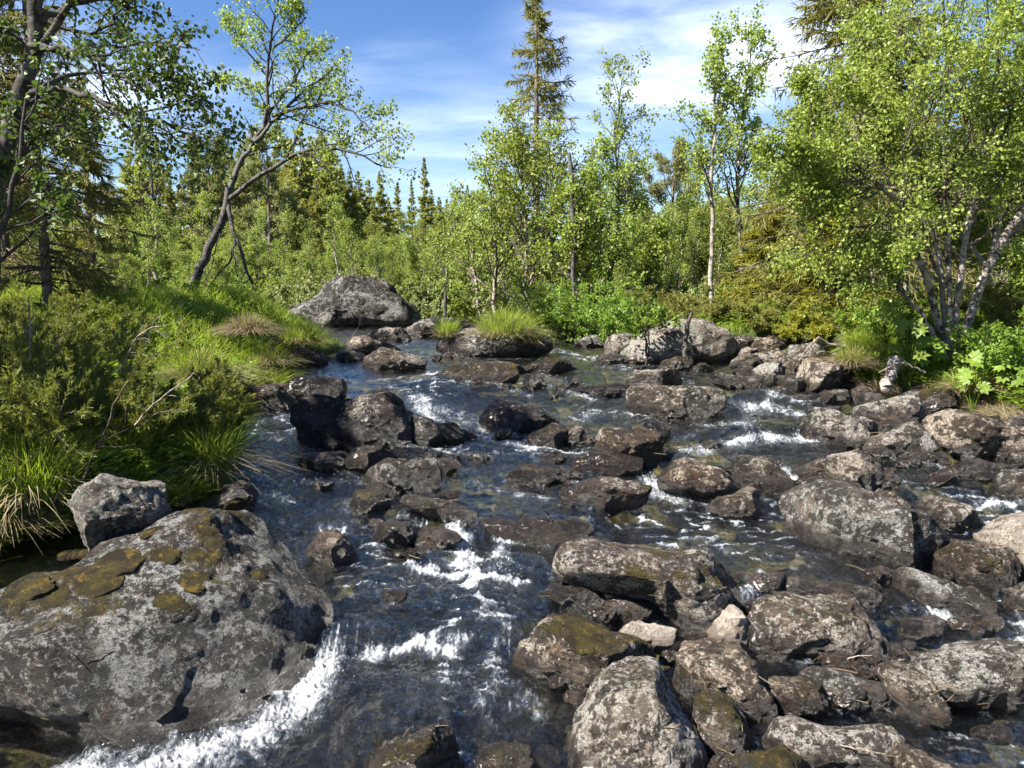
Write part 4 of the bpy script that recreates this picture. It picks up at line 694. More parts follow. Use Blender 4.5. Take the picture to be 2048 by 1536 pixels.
# ------------------------------------------------------------------ plant building
def nrm(v): return v / (np.linalg.norm(v, axis=-1, keepdims=True) + 1e-9)
class Mesh4:
    """collects quads"""
    def __init__(s): s.V = []; s.Q = []; s.A = []; s.n = 0
    def add(s, V, Q, a):
        s.V.append(V.reshape(-1, 3)); s.Q.append(Q.reshape(-1, 4) + s.n); s.A.append(np.broadcast_to(a, (len(s.V[-1]),)).ravel()); s.n += len(s.V[-1])
    def tubes(s, P, Rd, sides=5):
        B, K, _ = P.shape; T = nrm(np.gradient(P, axis=1)); ref = np.where(np.abs(T[..., 2:3]) > .9, np.array([1., 0, 0]), np.array([0, 0, 1.]))
        ref = np.broadcast_to(ref[:, :1], T.shape); A = nrm(np.cross(T, ref)); Bv = np.cross(T, A); th = np.arange(sides) * 2 * np.pi / sides
        V = P[:, :, None] + (A[:, :, None] * np.cos(th)[:, None] + Bv[:, :, None] * np.sin(th)[:, None]) * Rd[:, :, None, None]
        i = np.arange(K - 1)[:, None] * sides; j = np.arange(sides)[None]; jn = (j + 1) % sides
        q = np.stack([i + j, i + jn, i + sides + jn, i + sides + j], -1).reshape(-1, 4)
        s.add(V, q[None] + (np.arange(B) * K * sides)[:, None, None], np.repeat(Rd.reshape(-1), sides))
    def leaves(s, pos, ax, nor, ln, wd, rnd, fold=.12):
        """diamond leaves: base, side, tip, side"""
        ax = nrm(ax); sd_ = nrm(np.cross(ax, nor)); up = np.cross(sd_, ax); l = ln[:, None]; w = wd[:, None]
        V = np.stack([pos, pos + ax * l * .42 + sd_ * w * .5 + up * l * fold, pos + ax * l, pos + ax * l * .42 - sd_ * w * .5 + up * l * fold], 1)
        s.add(V, np.arange(len(pos) * 4).reshape(-1, 4), np.repeat(rnd, 4))
    def shoots(s, pos, ax, ln, wd, rnd, rng):
        ax = nrm(ax); sd_ = nrm(np.cross(ax, rng.normal(size=ax.shape))); l = ln[:, None]; w = wd[:, None] * .5
        V = np.stack([pos - sd_ * w * .7, pos + sd_ * w, pos + ax * l + sd_ * w * .25, pos + ax * l - sd_ * w * .35], 1)
        s.add(V, np.arange(len(pos) * 4).reshape(-1, 4), np.repeat(rnd, 4))
    def build(s, name, mat, parent=None, attr="rnd", smooth=False, origin=None):
        V = np.concatenate(s.V); 
        if origin is not None: V = V - np.asarray(origin)
        return mesh_np(name, V, np.concatenate(s.Q), mat, smooth, {attr: np.concatenate(s.A)}, parent)
def spawn(P, Rd, n, t0, t1, L, ang, up, rng, K=6, wig=.18, curve=0.0, lfall=.5, rk=.55, tip=.25, jit=.25, reg=False, lmul=None, out=None):
    """children along parent polylines P (B,K0,3)"""
    B, K0, _ = P.shape; idx = np.repeat(np.arange(B), n)
    t = rng.rand(B * n) if not reg else np.tile((np.arange(n) + .5) / n, B) + rng.uniform(-.4, .4, B * n) / n
    t = t0 + (t1 - t0) * np.clip(t, 0, 1); f = t * (K0 - 1); i = np.clip(f.astype(int), 0, K0 - 2); g = (f - i)[:, None]
    st = P[idx, i] * (1 - g) + P[idx, i + 1] * g; r0 = Rd[idx, i] * (1 - g[:, 0]) + Rd[idx, i + 1] * g[:, 0]
    tan = nrm(P[idx, i + 1] - P[idx, i]); rv = rng.normal(size=st.shape)
    if out is not None: rv = rv * np.array([1, 1, out])
    perp = nrm(np.cross(tan, rv)) if out is None else nrm(rv - tan * (rv * tan).sum(1, keepdims=True)); a = (ang + rng.normal(0, .15, len(st)))[:, None]
    d = nrm(tan * np.cos(a) + perp * np.sin(a) + np.array([0, 0, up])); plen = np.linalg.norm(np.diff(P, axis=1), axis=2).sum(1)[idx] if lmul is None else 1.0
    ln = L * plen * (1 - lfall * (t - t0) / max(t1 - t0, 1e-6)) * rng.uniform(1 - jit, 1 + jit, len(st)); pts = [st]; 
    for k in range(K - 1):
        d = nrm(d + rng.normal(0, wig, d.shape) + np.array([0, 0, curve])); pts.append(pts[-1] + d * (ln / (K - 1))[:, None])
    r0 = np.minimum(r0 * rk, ln * .035); return np.stack(pts, 1), r0[:, None] * np.linspace(1, tip, K)[None], ln
def along(P, n, t0, rng):
    B, K, _ = P.shape; idx = np.repeat(np.arange(B), n); f = (t0 + (1 - t0) * rng.rand(B * n)) * (K - 1); i = np.clip(f.astype(int), 0, K - 2); g = (f - i)[:, None]
    return P[idx, i] * (1 - g) + P[idx, i + 1] * g, nrm(P[idx, i + 1] - P[idx, i])
def leafy(m, P, n, size, rng, t0=.1, spread=.03, droop=.5, wr=.78):
    pos, tan = along(P, n, t0, rng); pos = pos + rng.normal(0, spread, pos.shape)
    ax = nrm(tan * .4 + rng.normal(size=pos.shape) * .8 - np.array([0, 0, droop])); ln = size * rng.uniform(.5, 1.3, len(pos))
    m.leaves(pos, ax, rng.normal(size=pos.shape) + np.array([-.3, -.3, .8]), ln, ln * wr, rng.rand(len(pos)))
def resample(pts, K):
    pts = np.asarray(pts, float); s = np.r_[0, np.cumsum(np.linalg.norm(np.diff(pts, axis=0), axis=1))]; u = np.linspace(0, s[-1], K)
    o = np.stack([np.interp(u, s, pts[:, i]) for i in range(3)], 1); o[1:-1] = (o[:-2] + 2 * o[1:-1] + o[2:]) / 4; return o
def limb(pts, r0, r1, rng, K=14, jit=.01):
    P = resample(pts, K); P[1:-1] += rng.normal(0, jit, (K - 2, 3)); return P[None], np.linspace(1, 0, K)[None] ** .8 * (r0 - r1) + r1
def birch(name, label, cat, limbs, rng, leaf=.05, n1=10, n2=10, n3=5, nl=8, L1=.5, L2=.42, L3=.4, t0=.3, up=.35, bark=None, lmat=None, group=None, extra=(), ang=.85, leaf_t=.15, sides=8, origin=None, spread=.03, n0=None, droop=.5, curve=.02):
    """limbs: list of (points, r0, r1[, leafy]); extra: bare dead limbs"""
    W = Mesh4(); Lf = Mesh4(); org = np.array(limbs[0][0][0]) if origin is None else np.array(origin); org = org.astype(float)
    for li, lb in enumerate(limbs):
        P, Rr = limb(lb[0], lb[1], lb[2], rng, jit=.012 + .06 * lb[1]); W.tubes(P, Rr, sides)
        leafy_k = lb[3] if len(lb) > 3 else 1.0
        if leafy_k <= 0: continue
        k1 = max(2, int(n1 * leafy_k)); tt0 = lb[4] if len(lb) > 4 else t0
        A, Ra, la = spawn(P, Rr, k1, tt0, 1.0, L1, ang, up, rng, K=7, wig=.17, curve=curve, rk=.6, reg=True); W.tubes(A, Ra, 5)
        Bp, Rb, lb_ = spawn(A, Ra, n2, .15, 1.0, L2, .75, up * .5, rng, K=5, wig=.2, curve=0.01); W.tubes(Bp, Rb, 4)
        if n3:
            Cp, Rc, lc = spawn(Bp, Rb, n3, .2, 1.0, L3, .7, .05, rng, K=4, wig=.25, curve=-.03); W.tubes(Cp, np.maximum(Rc, .0009), 3)
            leafy(Lf, Cp, nl, leaf, rng, .1, spread, droop); leafy(Lf, Bp, nl // 2, leaf, rng, .3, spread, droop)
        else: leafy(Lf, Bp, nl, leaf, rng, .1, spread, droop)
    for ex in extra:
        P, Rr = limb(ex[0], ex[1], ex[2], rng, jit=.015); W.tubes(P, Rr, 6)
        A, Ra, _ = spawn(P, Rr, 5, .4, 1.0, .28, .6, -.1, rng, K=5, wig=.25); W.tubes(A, Ra, 4)
        A, Ra, _ = spawn(A, Ra, 3, .3, 1.0, .4, .6, -.1, rng, K=4, wig=.25); W.tubes(A, Ra, 3)
    root = empty(name, tuple(org), label, cat, group); W.build("trunk", bark or BARK_B, root, "rad", True, org); Lf.build("crown", lmat or BIRCH, root, origin=org); return root
def conifer(name, label, base, H, rb, rng, n=90, Lb=.26, mat=None, crown0=.08, droop=-.25, tw=14, sh=5, sl=.16, sw=.02, dens_top=.9, sparse=0.0, group=None, trunk_r=.012, pw=.8, hang=.35, profile=None, cat="spruce", dead=0, side=None):
    """spruce: whorled drooping branches carrying side twigs and needle shoots"""
    W = Mesh4(); Nd = Mesh4(); K = 12; zz = np.linspace(0, H, K); P = np.stack([np.cumsum(rng.normal(0, .006 * H / 8, K)), np.cumsum(rng.normal(0, .006 * H / 8, K)), zz], 1); P[0, :2] = 0
    Rr = rb * (1 - np.linspace(0, 1, K)) ** .85 + .006; W.tubes(P[None], Rr[None], 8)
    t = crown0 + (1 - crown0 - .01) * np.sort(rng.rand(n)) ** pw; f = t * (K - 1); i = np.clip(f.astype(int), 0, K - 2); g = (f - i)[:, None]; st = P[i] * (1 - g) + P[i + 1] * g
    u = (t - crown0) / (1 - crown0); prof = (1 - u) ** .92 * (0.55 + .45 * sstep(0, .18, u)) if profile is None else profile(u)
    ln = H * Lb * (prof + .018) * rng.uniform(.6, 1.15, n); keep = rng.rand(n) > sparse; st, u, ln = st[keep], u[keep], ln[keep]; nb = len(st)
    ph = rng.uniform(0, 2 * np.pi, nb) if side is None else side + rng.normal(0, .8, nb); d0 = np.stack([np.cos(ph), np.sin(ph), np.full(nb, .0)], 1); K2 = 7; pts = [st]; s0 = lerp(droop, .30, u ** 1.8) + rng.normal(0, .08, nb)
    for k in range(K2 - 1):
        sl_ = s0 + (.10 - .34 * math.sin(math.pi * min(1, (k + .5) / (K2 - 1)))) * (1 - u) + .10 * k / K2
        d = nrm(d0 + np.stack([np.zeros(nb), np.zeros(nb), sl_], 1) + rng.normal(0, .06, (nb, 3))); pts.append(pts[-1] + d * (ln / (K2 - 1))[:, None])
    A = np.stack(pts, 1); Ra = (np.clip(ln * .013, .003, rb * .4))[:, None] * np.linspace(1, .2, K2)[None]; W.tubes(A, Ra, 4)
    Tp, Rt, lt = spawn(A, Ra, tw, .10, 1.0, .30, .95, -hang * .3, rng, K=4, wig=.08, curve=-hang * .3, lfall=.65, rk=.5, reg=True, out=.35); W.tubes(Tp, np.maximum(Rt, .0012), 3)
    for src, cnt in ((Tp, sh), (A, sh * 4)):
        pos, tan = along(src, cnt, .12 if src is Tp else .35, rng); pl = np.repeat(np.linalg.norm(np.diff(src, axis=1), axis=2).sum(1), cnt); kf = np.clip(pl * (2.2 if src is Tp else .5) / sl, .30, 1); ax = nrm(tan + rng.normal(0, .42, tan.shape) - np.array([0, 0, hang * .45])); l = sl * kf * rng.uniform(.6, 1.2, len(pos)); Nd.shoots(pos, ax, l, sw * kf ** .5 * rng.uniform(.7, 1.3, len(pos)), rng.rand(len(pos)), rng)
    if dead:
        D, Rd, _ = spawn(P[None], Rr[None], dead, .03, max(crown0, .35), .13, 1.4, -.15, rng, K=5, wig=.12, curve=-.03); W.tubes(D, Rd, 4); D2, Rd2, _ = spawn(D, Rd, 7, .1, 1, .35, .9, -.1, rng, K=4, wig=.15); W.tubes(D2, np.maximum(Rd2, .0015), 3)
    root = empty(name, tuple(base), label, cat, group); W.build("trunk", BARK_S, root, "rad", True); Nd.build("crown", mat or SPRUCE, root); return root
def pine(name, label, base, H, rb, rng, mat=None, group=None, n=34, W0=.30, crown0=.28, lean=0.0):
    W = Mesh4(); Nd = Mesh4(); K = 10; z = np.linspace(0, H, K); P = np.stack([lean * z + np.cumsum(rng.normal(0, .01 * H / 8, K)), np.cumsum(rng.normal(0, .01 * H / 8, K)), z], 1); P[0, :2] = 0
    Rr = rb * (1 - .8 * np.linspace(0, 1, K)); W.tubes(P[None], Rr[None], 8)
    A, Ra, la = spawn(P[None], Rr[None], n, crown0, 1.0, W0, 1.15, .15, rng, K=7, wig=.14, curve=.06, lfall=.45, rk=.5, reg=True); W.tubes(A, Ra, 5)
    B, Rb, _ = spawn(A, Ra, 9, .3, 1.0, .35, .7, .15, rng, K=5, wig=.2, curve=.05); W.tubes(B, Rb, 4)
    pos, tan = along(B, 46, .2, rng); pos = pos + rng.normal(0, .07, pos.shape); ax = nrm(tan * .5 + rng.normal(0, .7, tan.shape) + np.array([0, 0, .5])); Nd.shoots(pos, ax, H * .022 * rng.uniform(.6, 1.3, len(pos)), H * .0075 * rng.uniform(.6, 1.3, len(pos)), rng.rand(len(pos)), rng)
    root = empty(name, tuple(base), label, "pine", group); W.build("trunk", BARK_S, root, "rad", True); Nd.build("crown", mat or PINE, root); return root
def bush(name, label, base, Rw, H, rng, stems=26, leaf=.035, mat=None, n2=9, n3=4, nl=7, up=.9, needle=False, group=None, cat="bush", bark=None, width=.005, lean=(0, 0), sl=.05):
    W = Mesh4(); Lf = Mesh4(); a = rng.uniform(0, 2 * np.pi, stems); r = np.sqrt(rng.rand(stems)) * Rw * .55; st = np.stack([np.cos(a) * r, np.sin(a) * r, np.full(stems, -.03)], 1)
    d = nrm(np.stack([np.cos(a) * rng.uniform(.1, .8, stems) * Rw / max(H, .1) + lean[0], np.sin(a) * rng.uniform(.1, .8, stems) * Rw / max(H, .1) + lean[1], np.full(stems, up)], 1)); ln = H * rng.uniform(.6, 1.1, stems) * 1.05; pts = [st]; K = 7
    for k in range(K - 1): d = nrm(d + rng.normal(0, .13, d.shape)); pts.append(pts[-1] + d * (ln / (K - 1))[:, None])
    A = np.stack(pts, 1); Ra = (ln * .008)[:, None] * np.linspace(1, .3, K)[None]; W.tubes(A, Ra, 5)
    B, Rb, _ = spawn(A, Ra, n2, .15, 1, .33, .7, .15, rng, K=5, wig=.17); W.tubes(B, np.maximum(Rb, .001), 3); Cp, Rc, _ = spawn(B, Rb, n3, .15, 1, .38, .7, .05, rng, K=3, wig=.2)
    if needle:
        for src, cnt in ((B, nl * 2), (Cp, nl)):
            pos, tan = along(src, cnt, .1, rng); ax = nrm(tan + rng.normal(0, .55, tan.shape) + np.array([0, 0, .15])); Lf.shoots(pos, ax, sl * rng.uniform(.6, 1.3, len(pos)), width * rng.uniform(.7, 1.4, len(pos)), rng.rand(len(pos)), rng)
    else: leafy(Lf, Cp, nl, leaf, rng, .05, .012, .15, .6)
    root = empty(name, tuple(base), label, cat, group); W.build("stems", bark or BARK_D, root, "rad", True); Lf.build("foliage", mat or WILLOW, root); return root
def blades(m, pos, h, w, lean, rng, rnd, curl=.5, segs=3):
    """grass blades as bent strips; lean (N,2) horizontal throw as a share of the height"""
    n = len(pos); a = rng.uniform(0, np.pi, n); sd_ = np.stack([np.cos(a), np.sin(a), np.zeros(n)], 1); rows = []
    for k in range(segs + 1):
        t = k / segs; z = h * (t - curl * .5 * t * t * np.minimum(np.linalg.norm(lean, axis=1), 1.6)); c = pos + np.stack([lean[:, 0] * h * t ** 1.7, lean[:, 1] * h * t ** 1.7, z], 1); ww = (w * (1 - t) ** .7 + .0006)[:, None] * .5
        rows += [c - sd_ * ww, c + sd_ * ww]
    V = np.stack(rows, 1); q = np.array([[2 * k, 2 * k + 1, 2 * k + 3, 2 * k + 2] for k in range(segs)]); m.add(V, q[None] + (np.arange(n) * V.shape[1])[:, None, None], np.repeat(rnd, V.shape[1]))
def base_at(px, Y, dz=-.03):
    z = 1.2
    for _ in range(4):
        d = Y * math.cos(PITCH) + (CAMZ - z) * math.sin(PITCH); x = (px - CX) / F * d; z = ground(x, Y)
    return np.array([x, Y, z + dz])
def height_to(py, Y, zb): return CAMZ + ray(1024, py)[1] * Y - zb
# ------------------------------------------------------------------ the trees one can tell apart
def rg(s): return np.random.RandomState(s)
def L(pts, Y, dY=0.0):
    n = len(pts); return [PT(p[0], p[1], Y + (p[2] if len(p) > 2 else dY * i / max(n - 1, 1))) for i, p in enumerate(pts)]
# leaning birch left of centre
Y = 13.5
b0 = base_at(385, Y); trunk = [b0] + L([(396, 545), (418, 498), (440, 455), (455, 410), (457, 375)], Y)
limbs = [(trunk, .088, .055, 0), (L([(457, 380), (466, 352), (488, 318), (508, 285), (528, 252), (545, 215)], Y, .3), .052, .025, .8, .35),
         (L([(528, 252), (537, 205), (532, 150), (538, 100), (548, 40), (560, -30)], Y, -.4), .035, .008, 1.1, .1), (L([(508, 285), (560, 228), (610, 180), (650, 150), (665, 140)], Y, .8), .036, .008, 1.1, .15),
         (L([(545, 232), (600, 215), (660, 205), (710, 225), (742, 262)], Y, -.7), .030, .006, 1.1, .2), (L([(458, 398), (490, 372), (530, 345), (580, 312), (640, 292), (700, 300), (745, 325), (782, 336)], Y, -.9), .045, .007, 1.2, .35),
         (L([(532, 150), (500, 110), (470, 75), (440, 45)], Y, .5), .018, .005, .8, .2), (L([(535, 180), (505, 175), (475, 160), (452, 160)], Y, .5), .014, .004, .7, .2), (L([(538, 100), (580, 70), (610, 40), (600, 5)], Y, -.5), .02, .005, .8, .2),
         (L([(560, 228), (610, 245), (650, 262), (700, 270), (730, 290)], Y, .6), .016, .004, .7, .2), (L([(560, 200), (600, 140), (620, 100), (640, 85)], Y, -.8), .016, .004, .8, .2)]
extra = [(L([(457, 405), (460, 450), (478, 490), (492, 540), (505, 580), (515, 607)], Y, -.6), .040, .008), (L([(470, 480), (462, 520), (435, 550), (408, 590)], Y, -.5), .020, .006), (L([(466, 490), (470, 530), (478, 580)], Y, -.5), .012, .005), (L([(440, 455), (432, 500), (412, 560)], Y, -.5), .012, .005)]
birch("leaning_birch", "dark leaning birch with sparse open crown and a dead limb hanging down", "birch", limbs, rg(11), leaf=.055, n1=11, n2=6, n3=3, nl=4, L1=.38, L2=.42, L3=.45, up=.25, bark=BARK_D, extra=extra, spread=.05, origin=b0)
# near birch at the left edge, in shade
Y = 6.2
b0 = base_at(-130, Y); limbs = [([b0] + L([(-70, 600), (-10, 400), (28, 250), (52, 150), (68, 60), (90, -60)], Y), .088, .046, .5, .45),
    (L([(60, 92), (110, 98), (180, 108), (235, 145), (275, 165), (300, 200)], Y - .1, -.3), .028, .007, 1.0, .3), (L([(45, 190), (110, 175), (180, 190), (240, 222), (310, 238), (370, 262), (408, 288)], Y, -.5), .026, .005, 1.1, .3),
    (L([(62, 60), (120, 20), (180, -20), (260, -10), (245, 60)], Y, .5), .03, .006, 1.0, .3), (L([(180, 108), (240, 100), (310, 80), (360, 95), (400, 100)], Y - .3, -.2), .012, .004, .9, .1), (L([(230, 140), (300, 130), (350, 165), (385, 185)], Y - .3, .2), .010, .004, .8, .1),
    (L([(30, 250), (50, 300), (30, 350), (10, 420)], Y - .3), .02, .006, .8, .2), (L([(-10, 400), (40, 330), (70, 260), (110, 250), (150, 240)], Y + .3), .02, .006, 1.0, .2), (L([(60, 90), (20, 60), (-40, 40)], Y), .02, .006, .9, .2), (L([(75, 30), (120, 60), (190, 70), (240, 20), (270, 0)], Y + .2), .018, .006, .9, .2), (L([(240, 222), (300, 270), (350, 265), (415, 250)], Y - .2), .008, .003, .7, .2)]
birch("shaded_birch", "shaded birch whose trunk leans in at the left edge with branches reaching over the sky", "birch", limbs, rg(21), leaf=.042, n1=8, n2=5, n3=4, nl=4, L1=.52, L2=.45, L3=.45, up=.0, bark=BARK_D, lmat=BIRCH_SHADE, spread=.05, origin=b0, curve=-.01, droop=.8)
b0 = base_at(-60, 5.4); birch("slender_birch", "thin dark birch stem curving up beside the left edge below the shaded birch", "birch", [([b0] + L([(-20, 640), (2, 480), (20, 380), (45, 300), (52, 200)], 5.4), .03, .01, 1, .4)], rg(22), leaf=.045, lmat=BIRCH_SHADE, n1=7, n2=5, n3=3, nl=5, L1=.3, bark=BARK_D, origin=b0)
# tall spruces at the left, in shade
for i, (px, Y, top, lab, sp) in enumerate([(100, 9.6, -330, "tall shaded spruce with a straight bare lower trunk near the left edge", .1), (192, 11.2, 118, "thin spruce with hanging twigs standing right of the taller shaded spruce", .15), (20, 11.5, -200, "dark spruce partly hidden behind the shaded birch at the left edge", .05), (-120, 9.0, -380, "dark spruce just beyond the left edge of the view", .05)]):
    b = base_at(px, Y); H = height_to(top, Y, b[2]); conifer("spruce", lab, b, H, .060, rg(30 + i), n=int(25 * H), Lb=.28 if H > 5 else .24, sparse=sp, tw=13, sh=8, sl=.12, sw=.018, droop=-.18, hang=.5, dead=26, crown0=.06)
# tall narrow spruce in the middle
b = base_at(1072, 24); H = height_to(-45, 24, b[2]); conifer("tall_spruce", "tall narrow spruce with ragged drooping branches towering over the middle birches", b, H, .14, rg(41), n=150, Lb=.135, tw=11, sh=5, sl=.22, sw=.032, droop=-.2, hang=.5, mat=SPRUCE, cat="spruce", profile=lambda u: .55 + .75 * (1 - u) ** .8 * sstep(-.05, .1, u) * .9 - .45 * u ** 4)
# big spruce at upper right, and its lime green lower boughs
b = base_at(1690, 12.0); H = height_to(-300, 12.4, b[2]); conifer("big_spruce", "big spruce with long drooping olive boughs behind the right birch", b, H, .17, rg(43), n=250, Lb=.37, tw=15, sh=7, sl=.15, sw=.02, droop=-.18, hang=.5, crown0=.03, mat=SPRUCE)
b = base_at(1660, 11.6); H = height_to(350, 11.6, b[2]); conifer("young_spruce", "bushy lime green spruce leaning its boughs over the right shore pile", b, H, .07, rg(44), n=130, Lb=.50, tw=15, sh=7, sl=.12, sw=.02, droop=-.05, hang=.25, crown0=.01, mat=SPRUCE_LIME)
b = base_at(1530, 14.0); H = height_to(385, 14.0, b[2]); conifer("young_spruce", "yellow green young spruce between the slim birches and the lime boughs", b, H, .06, rg(45), n=110, Lb=.42, tw=14, sh=6, sl=.13, sw=.022, droop=-.05, hang=.3, crown0=.01, mat=SPRUCE_LIME)
# many stemmed birch on the right bank
Y = 9.0; b0 = base_at(1898, Y)
def stem(pts, r0, r1, k=1.0, t=.3, dY=0.0, s=0): return ([b0 + np.array([s, 0, 0])] + L(pts, Y, dY), r0, r1, k, t)
limbs = [stem([(1872, 600), (1842, 560), (1838, 500), (1835, 450), (1800, 405), (1765, 380), (1735, 350), (1690, 325), (1640, 310), (1600, 275)], .048, .012, 1.1, .45, -.9, -.02),
    stem([(1890, 600), (1882, 540), (1862, 480), (1850, 400), (1830, 300), (1800, 200), (1790, 100), (1800, 30)], .036, .010, 1.2, .3, .5), stem([(1912, 600), (1925, 520), (1938, 440), (1945, 380), (1965, 290), (1990, 200), (2000, 100), (1990, 0)], .042, .012, 1.2, .3, .3, .03),
    stem([(1940, 620), (1965, 560), (1990, 505), (2025, 450), (2060, 380), (2090, 280), (2110, 150)], .058, .02, 1.1, .3, .2, .10), stem([(1850, 630), (1800, 585), (1785, 545), (1780, 520)], .035, .012, .5, .5, .3, -.05),
    stem([(1880, 560), (1850, 470), (1780, 440), (1700, 460), (1620, 440)], .025, .007, 1.0, .4, -1.0), stem([(1900, 560), (1900, 430), (1880, 300), (1900, 180), (1890, 60), (1880, -40)], .035, .008, 1.2, .35, -.6, .02),
    (L([(1735, 350), (1745, 290), (1770, 250), (1740, 200), (1700, 150)], Y, -.5), .02, .005, 1.1, .1), (L([(1735, 352), (1690, 365), (1640, 350), (1590, 330), (1545, 300)], Y - .8, -.3), .018, .004, 1.2, .1), (L([(1690, 325), (1640, 250), (1610, 200), (1600, 160)], Y - .4), .014, .004, 1.2, .1),
    (L([(1765, 380), (1700, 420), (1640, 430), (1590, 400), (1560, 360)], Y - .8, .2), .014, .004, 1.1, .1), (L([(1965, 290), (2010, 220), (2060, 180), (2090, 90)], Y - .5), .015, .004, 1.2, .1), (L([(1830, 300), (1780, 240), (1740, 130), (1720, 60)], Y + .3), .014, .004, 1.2, .1),
    (L([(1938, 440), (1990, 380), (2030, 300), (2060, 250)], Y - .6), .014, .004, 1.2, .1), (L([(1925, 520), (1850, 460), (1790, 500), (1730, 540), (1700, 570)], Y - .8), .012, .004, 1.0, .2), (L([(1990, 505), (2030, 540), (2070, 560)], Y - .5), .012, .004, 1.0, .2), (L([(1872, 480), (1790, 330), (1850, 200), (1940, 120), (2010, 50)], Y - .9), .012, .004, 1.1, .2)]
birch("many_stemmed_birch", "broad bright green birch with five pale stems on the right bank", "birch", limbs, rg(51), leaf=.038, n1=12, n2=8, n3=4, nl=8, L1=.36, L2=.45, L3=.45, up=.15, spread=.05, origin=b0, droop=.45)
# slim birches right of centre
def slim(px, Y, top, lab, seed, lean=0, n1=26, L1=.30, t0=.22, leaf=.065, n2=7, n3=3, nl=7, r=.055, name="birch", lm=None, bark=None, group=None, ppx=None, cr=1.0):
    b = base_at(px, Y); H = height_to(top, Y, b[2]); r_ = rg(seed); pts = [b + np.array([0, 0, 0])]; 
    for k in range(1, 8): t = k / 7; pts.append(b + np.array([lean * t * H + r_.normal(0, .02 * H), r_.normal(0, .02 * H), H * t]))
    return birch(name, lab, "birch", [(pts, r, .008, 1.0, t0)], r_, leaf=leaf, n1=n1, n2=n2, n3=n3, nl=nl, L1=L1 * cr, L2=.42, L3=.45, up=.55, lmat=lm, bark=bark, spread=leaf * .9, group=group)
slim(1425, 16.0, 108, "slim birch with a round leafy top left of the tallest of the right hand pair", 61, -.02, L1=.25, t0=.4)
slim(1482, 16.6, 66, "slim tall birch whose top is the higher of the right hand pair", 62, .0, L1=.22, t0=.35)
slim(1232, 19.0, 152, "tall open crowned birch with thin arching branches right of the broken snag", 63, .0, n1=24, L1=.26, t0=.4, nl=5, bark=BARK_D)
slim(1205, 17.0, 330, "bushy dark green birch right of the white trunk", 64, .0, L1=.36, t0=.2)
slim(1300, 16.5, 470, "low leafy birch behind the pale granite boulder", 65, .02, L1=.45, t0=.15, n1=20)
slim(1150, 15.2, 395, "birch with a straight white trunk under the broken snag", 66, .0, L1=.38, t0=.35, r=.06)
slim(1060, 16.5, 285, "broad light green birch in front of the tall spruce", 67, -.03, L1=.40, t0=.2, n1=34)
slim(1000, 17.5, 335, "birch with bare looping twigs at the left end of the middle clump", 68, -.05, L1=.42, t0=.2, n1=28)
slim(1105, 18.0, 300, "birch filling the middle clump left of the snag", 69, .0, L1=.40, t0=.2, n1=28)
slim(960, 19.5, 420, "yellowish small birch at the left foot of the middle clump", 70, -.02, L1=.45, t0=.12, n1=22, lm=BIRCH_FAR)
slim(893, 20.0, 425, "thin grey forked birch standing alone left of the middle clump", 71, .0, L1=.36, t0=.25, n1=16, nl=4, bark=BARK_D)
slim(318, 15.5, 300, "spindly pale birch with almost bare twigs behind the left grass mound", 72, .01, L1=.30, t0=.45, n1=22, nl=2, leaf=.05, r=.05)
slim(1600, 14.5, 560, "low birch among the junipers behind the right shore pile", 73, .0, L1=.5, t0=.1, n1=16)
slim(1760, 14, 150, "birch standing behind the big spruce boughs on the right", 74, .0, L1=.34, t0=.3, n1=30)
slim(1980, 12.5, 60, "tall birch behind the many stemmed one at the right edge", 75, .03, L1=.34, t0=.2, n1=34)
slim(2090, 11.5, 120, "birch just cut off by the right edge", 76, -.03, L1=.36, t0=.2, n1=32)
slim(1870, 13.5, 330, "small birch in the gap between the pale stems", 77, .0, L1=.42, t0=.1, n1=24)
# snags
def snag(label, pts, r0, r1, seed, n=5):
    r_ = rg(seed); W = Mesh4(); P, Rr = limb(pts, r0, r1, r_, K=10, jit=r0 * .5); W.tubes(P, Rr * (1 + .25 * r_.normal(size=Rr.shape)), 8); A, Ra, _ = spawn(P, Rr, n, .35, 1, .22, .9, .1, r_, K=4, wig=.3, rk=.4); W.tubes(A, Ra, 5)
    V = np.array(pts[0]); o = W.build("broken_snag", BARK_D, None, "rad", True, V); o.location = V; return tag(o, label, "snag")
snag("blackened broken trunk sticking up out of the middle birch clump", L([(1152, 620), (1150, 520), (1146, 430), (1140, 380), (1146, 340), (1138, 306)], 15.0), .055, .045, 81)
p = hit(1365, 730, water0) - np.array([0, .22, 0]); snag("short dark broken stump leaning over the mid stream stones", [p + np.array([0, .02, -.1]), PT(1368, 690, p[1]), PT(1374, 655, p[1]), PT(1384, 624, p[1])], .034, .022, 82, 3)
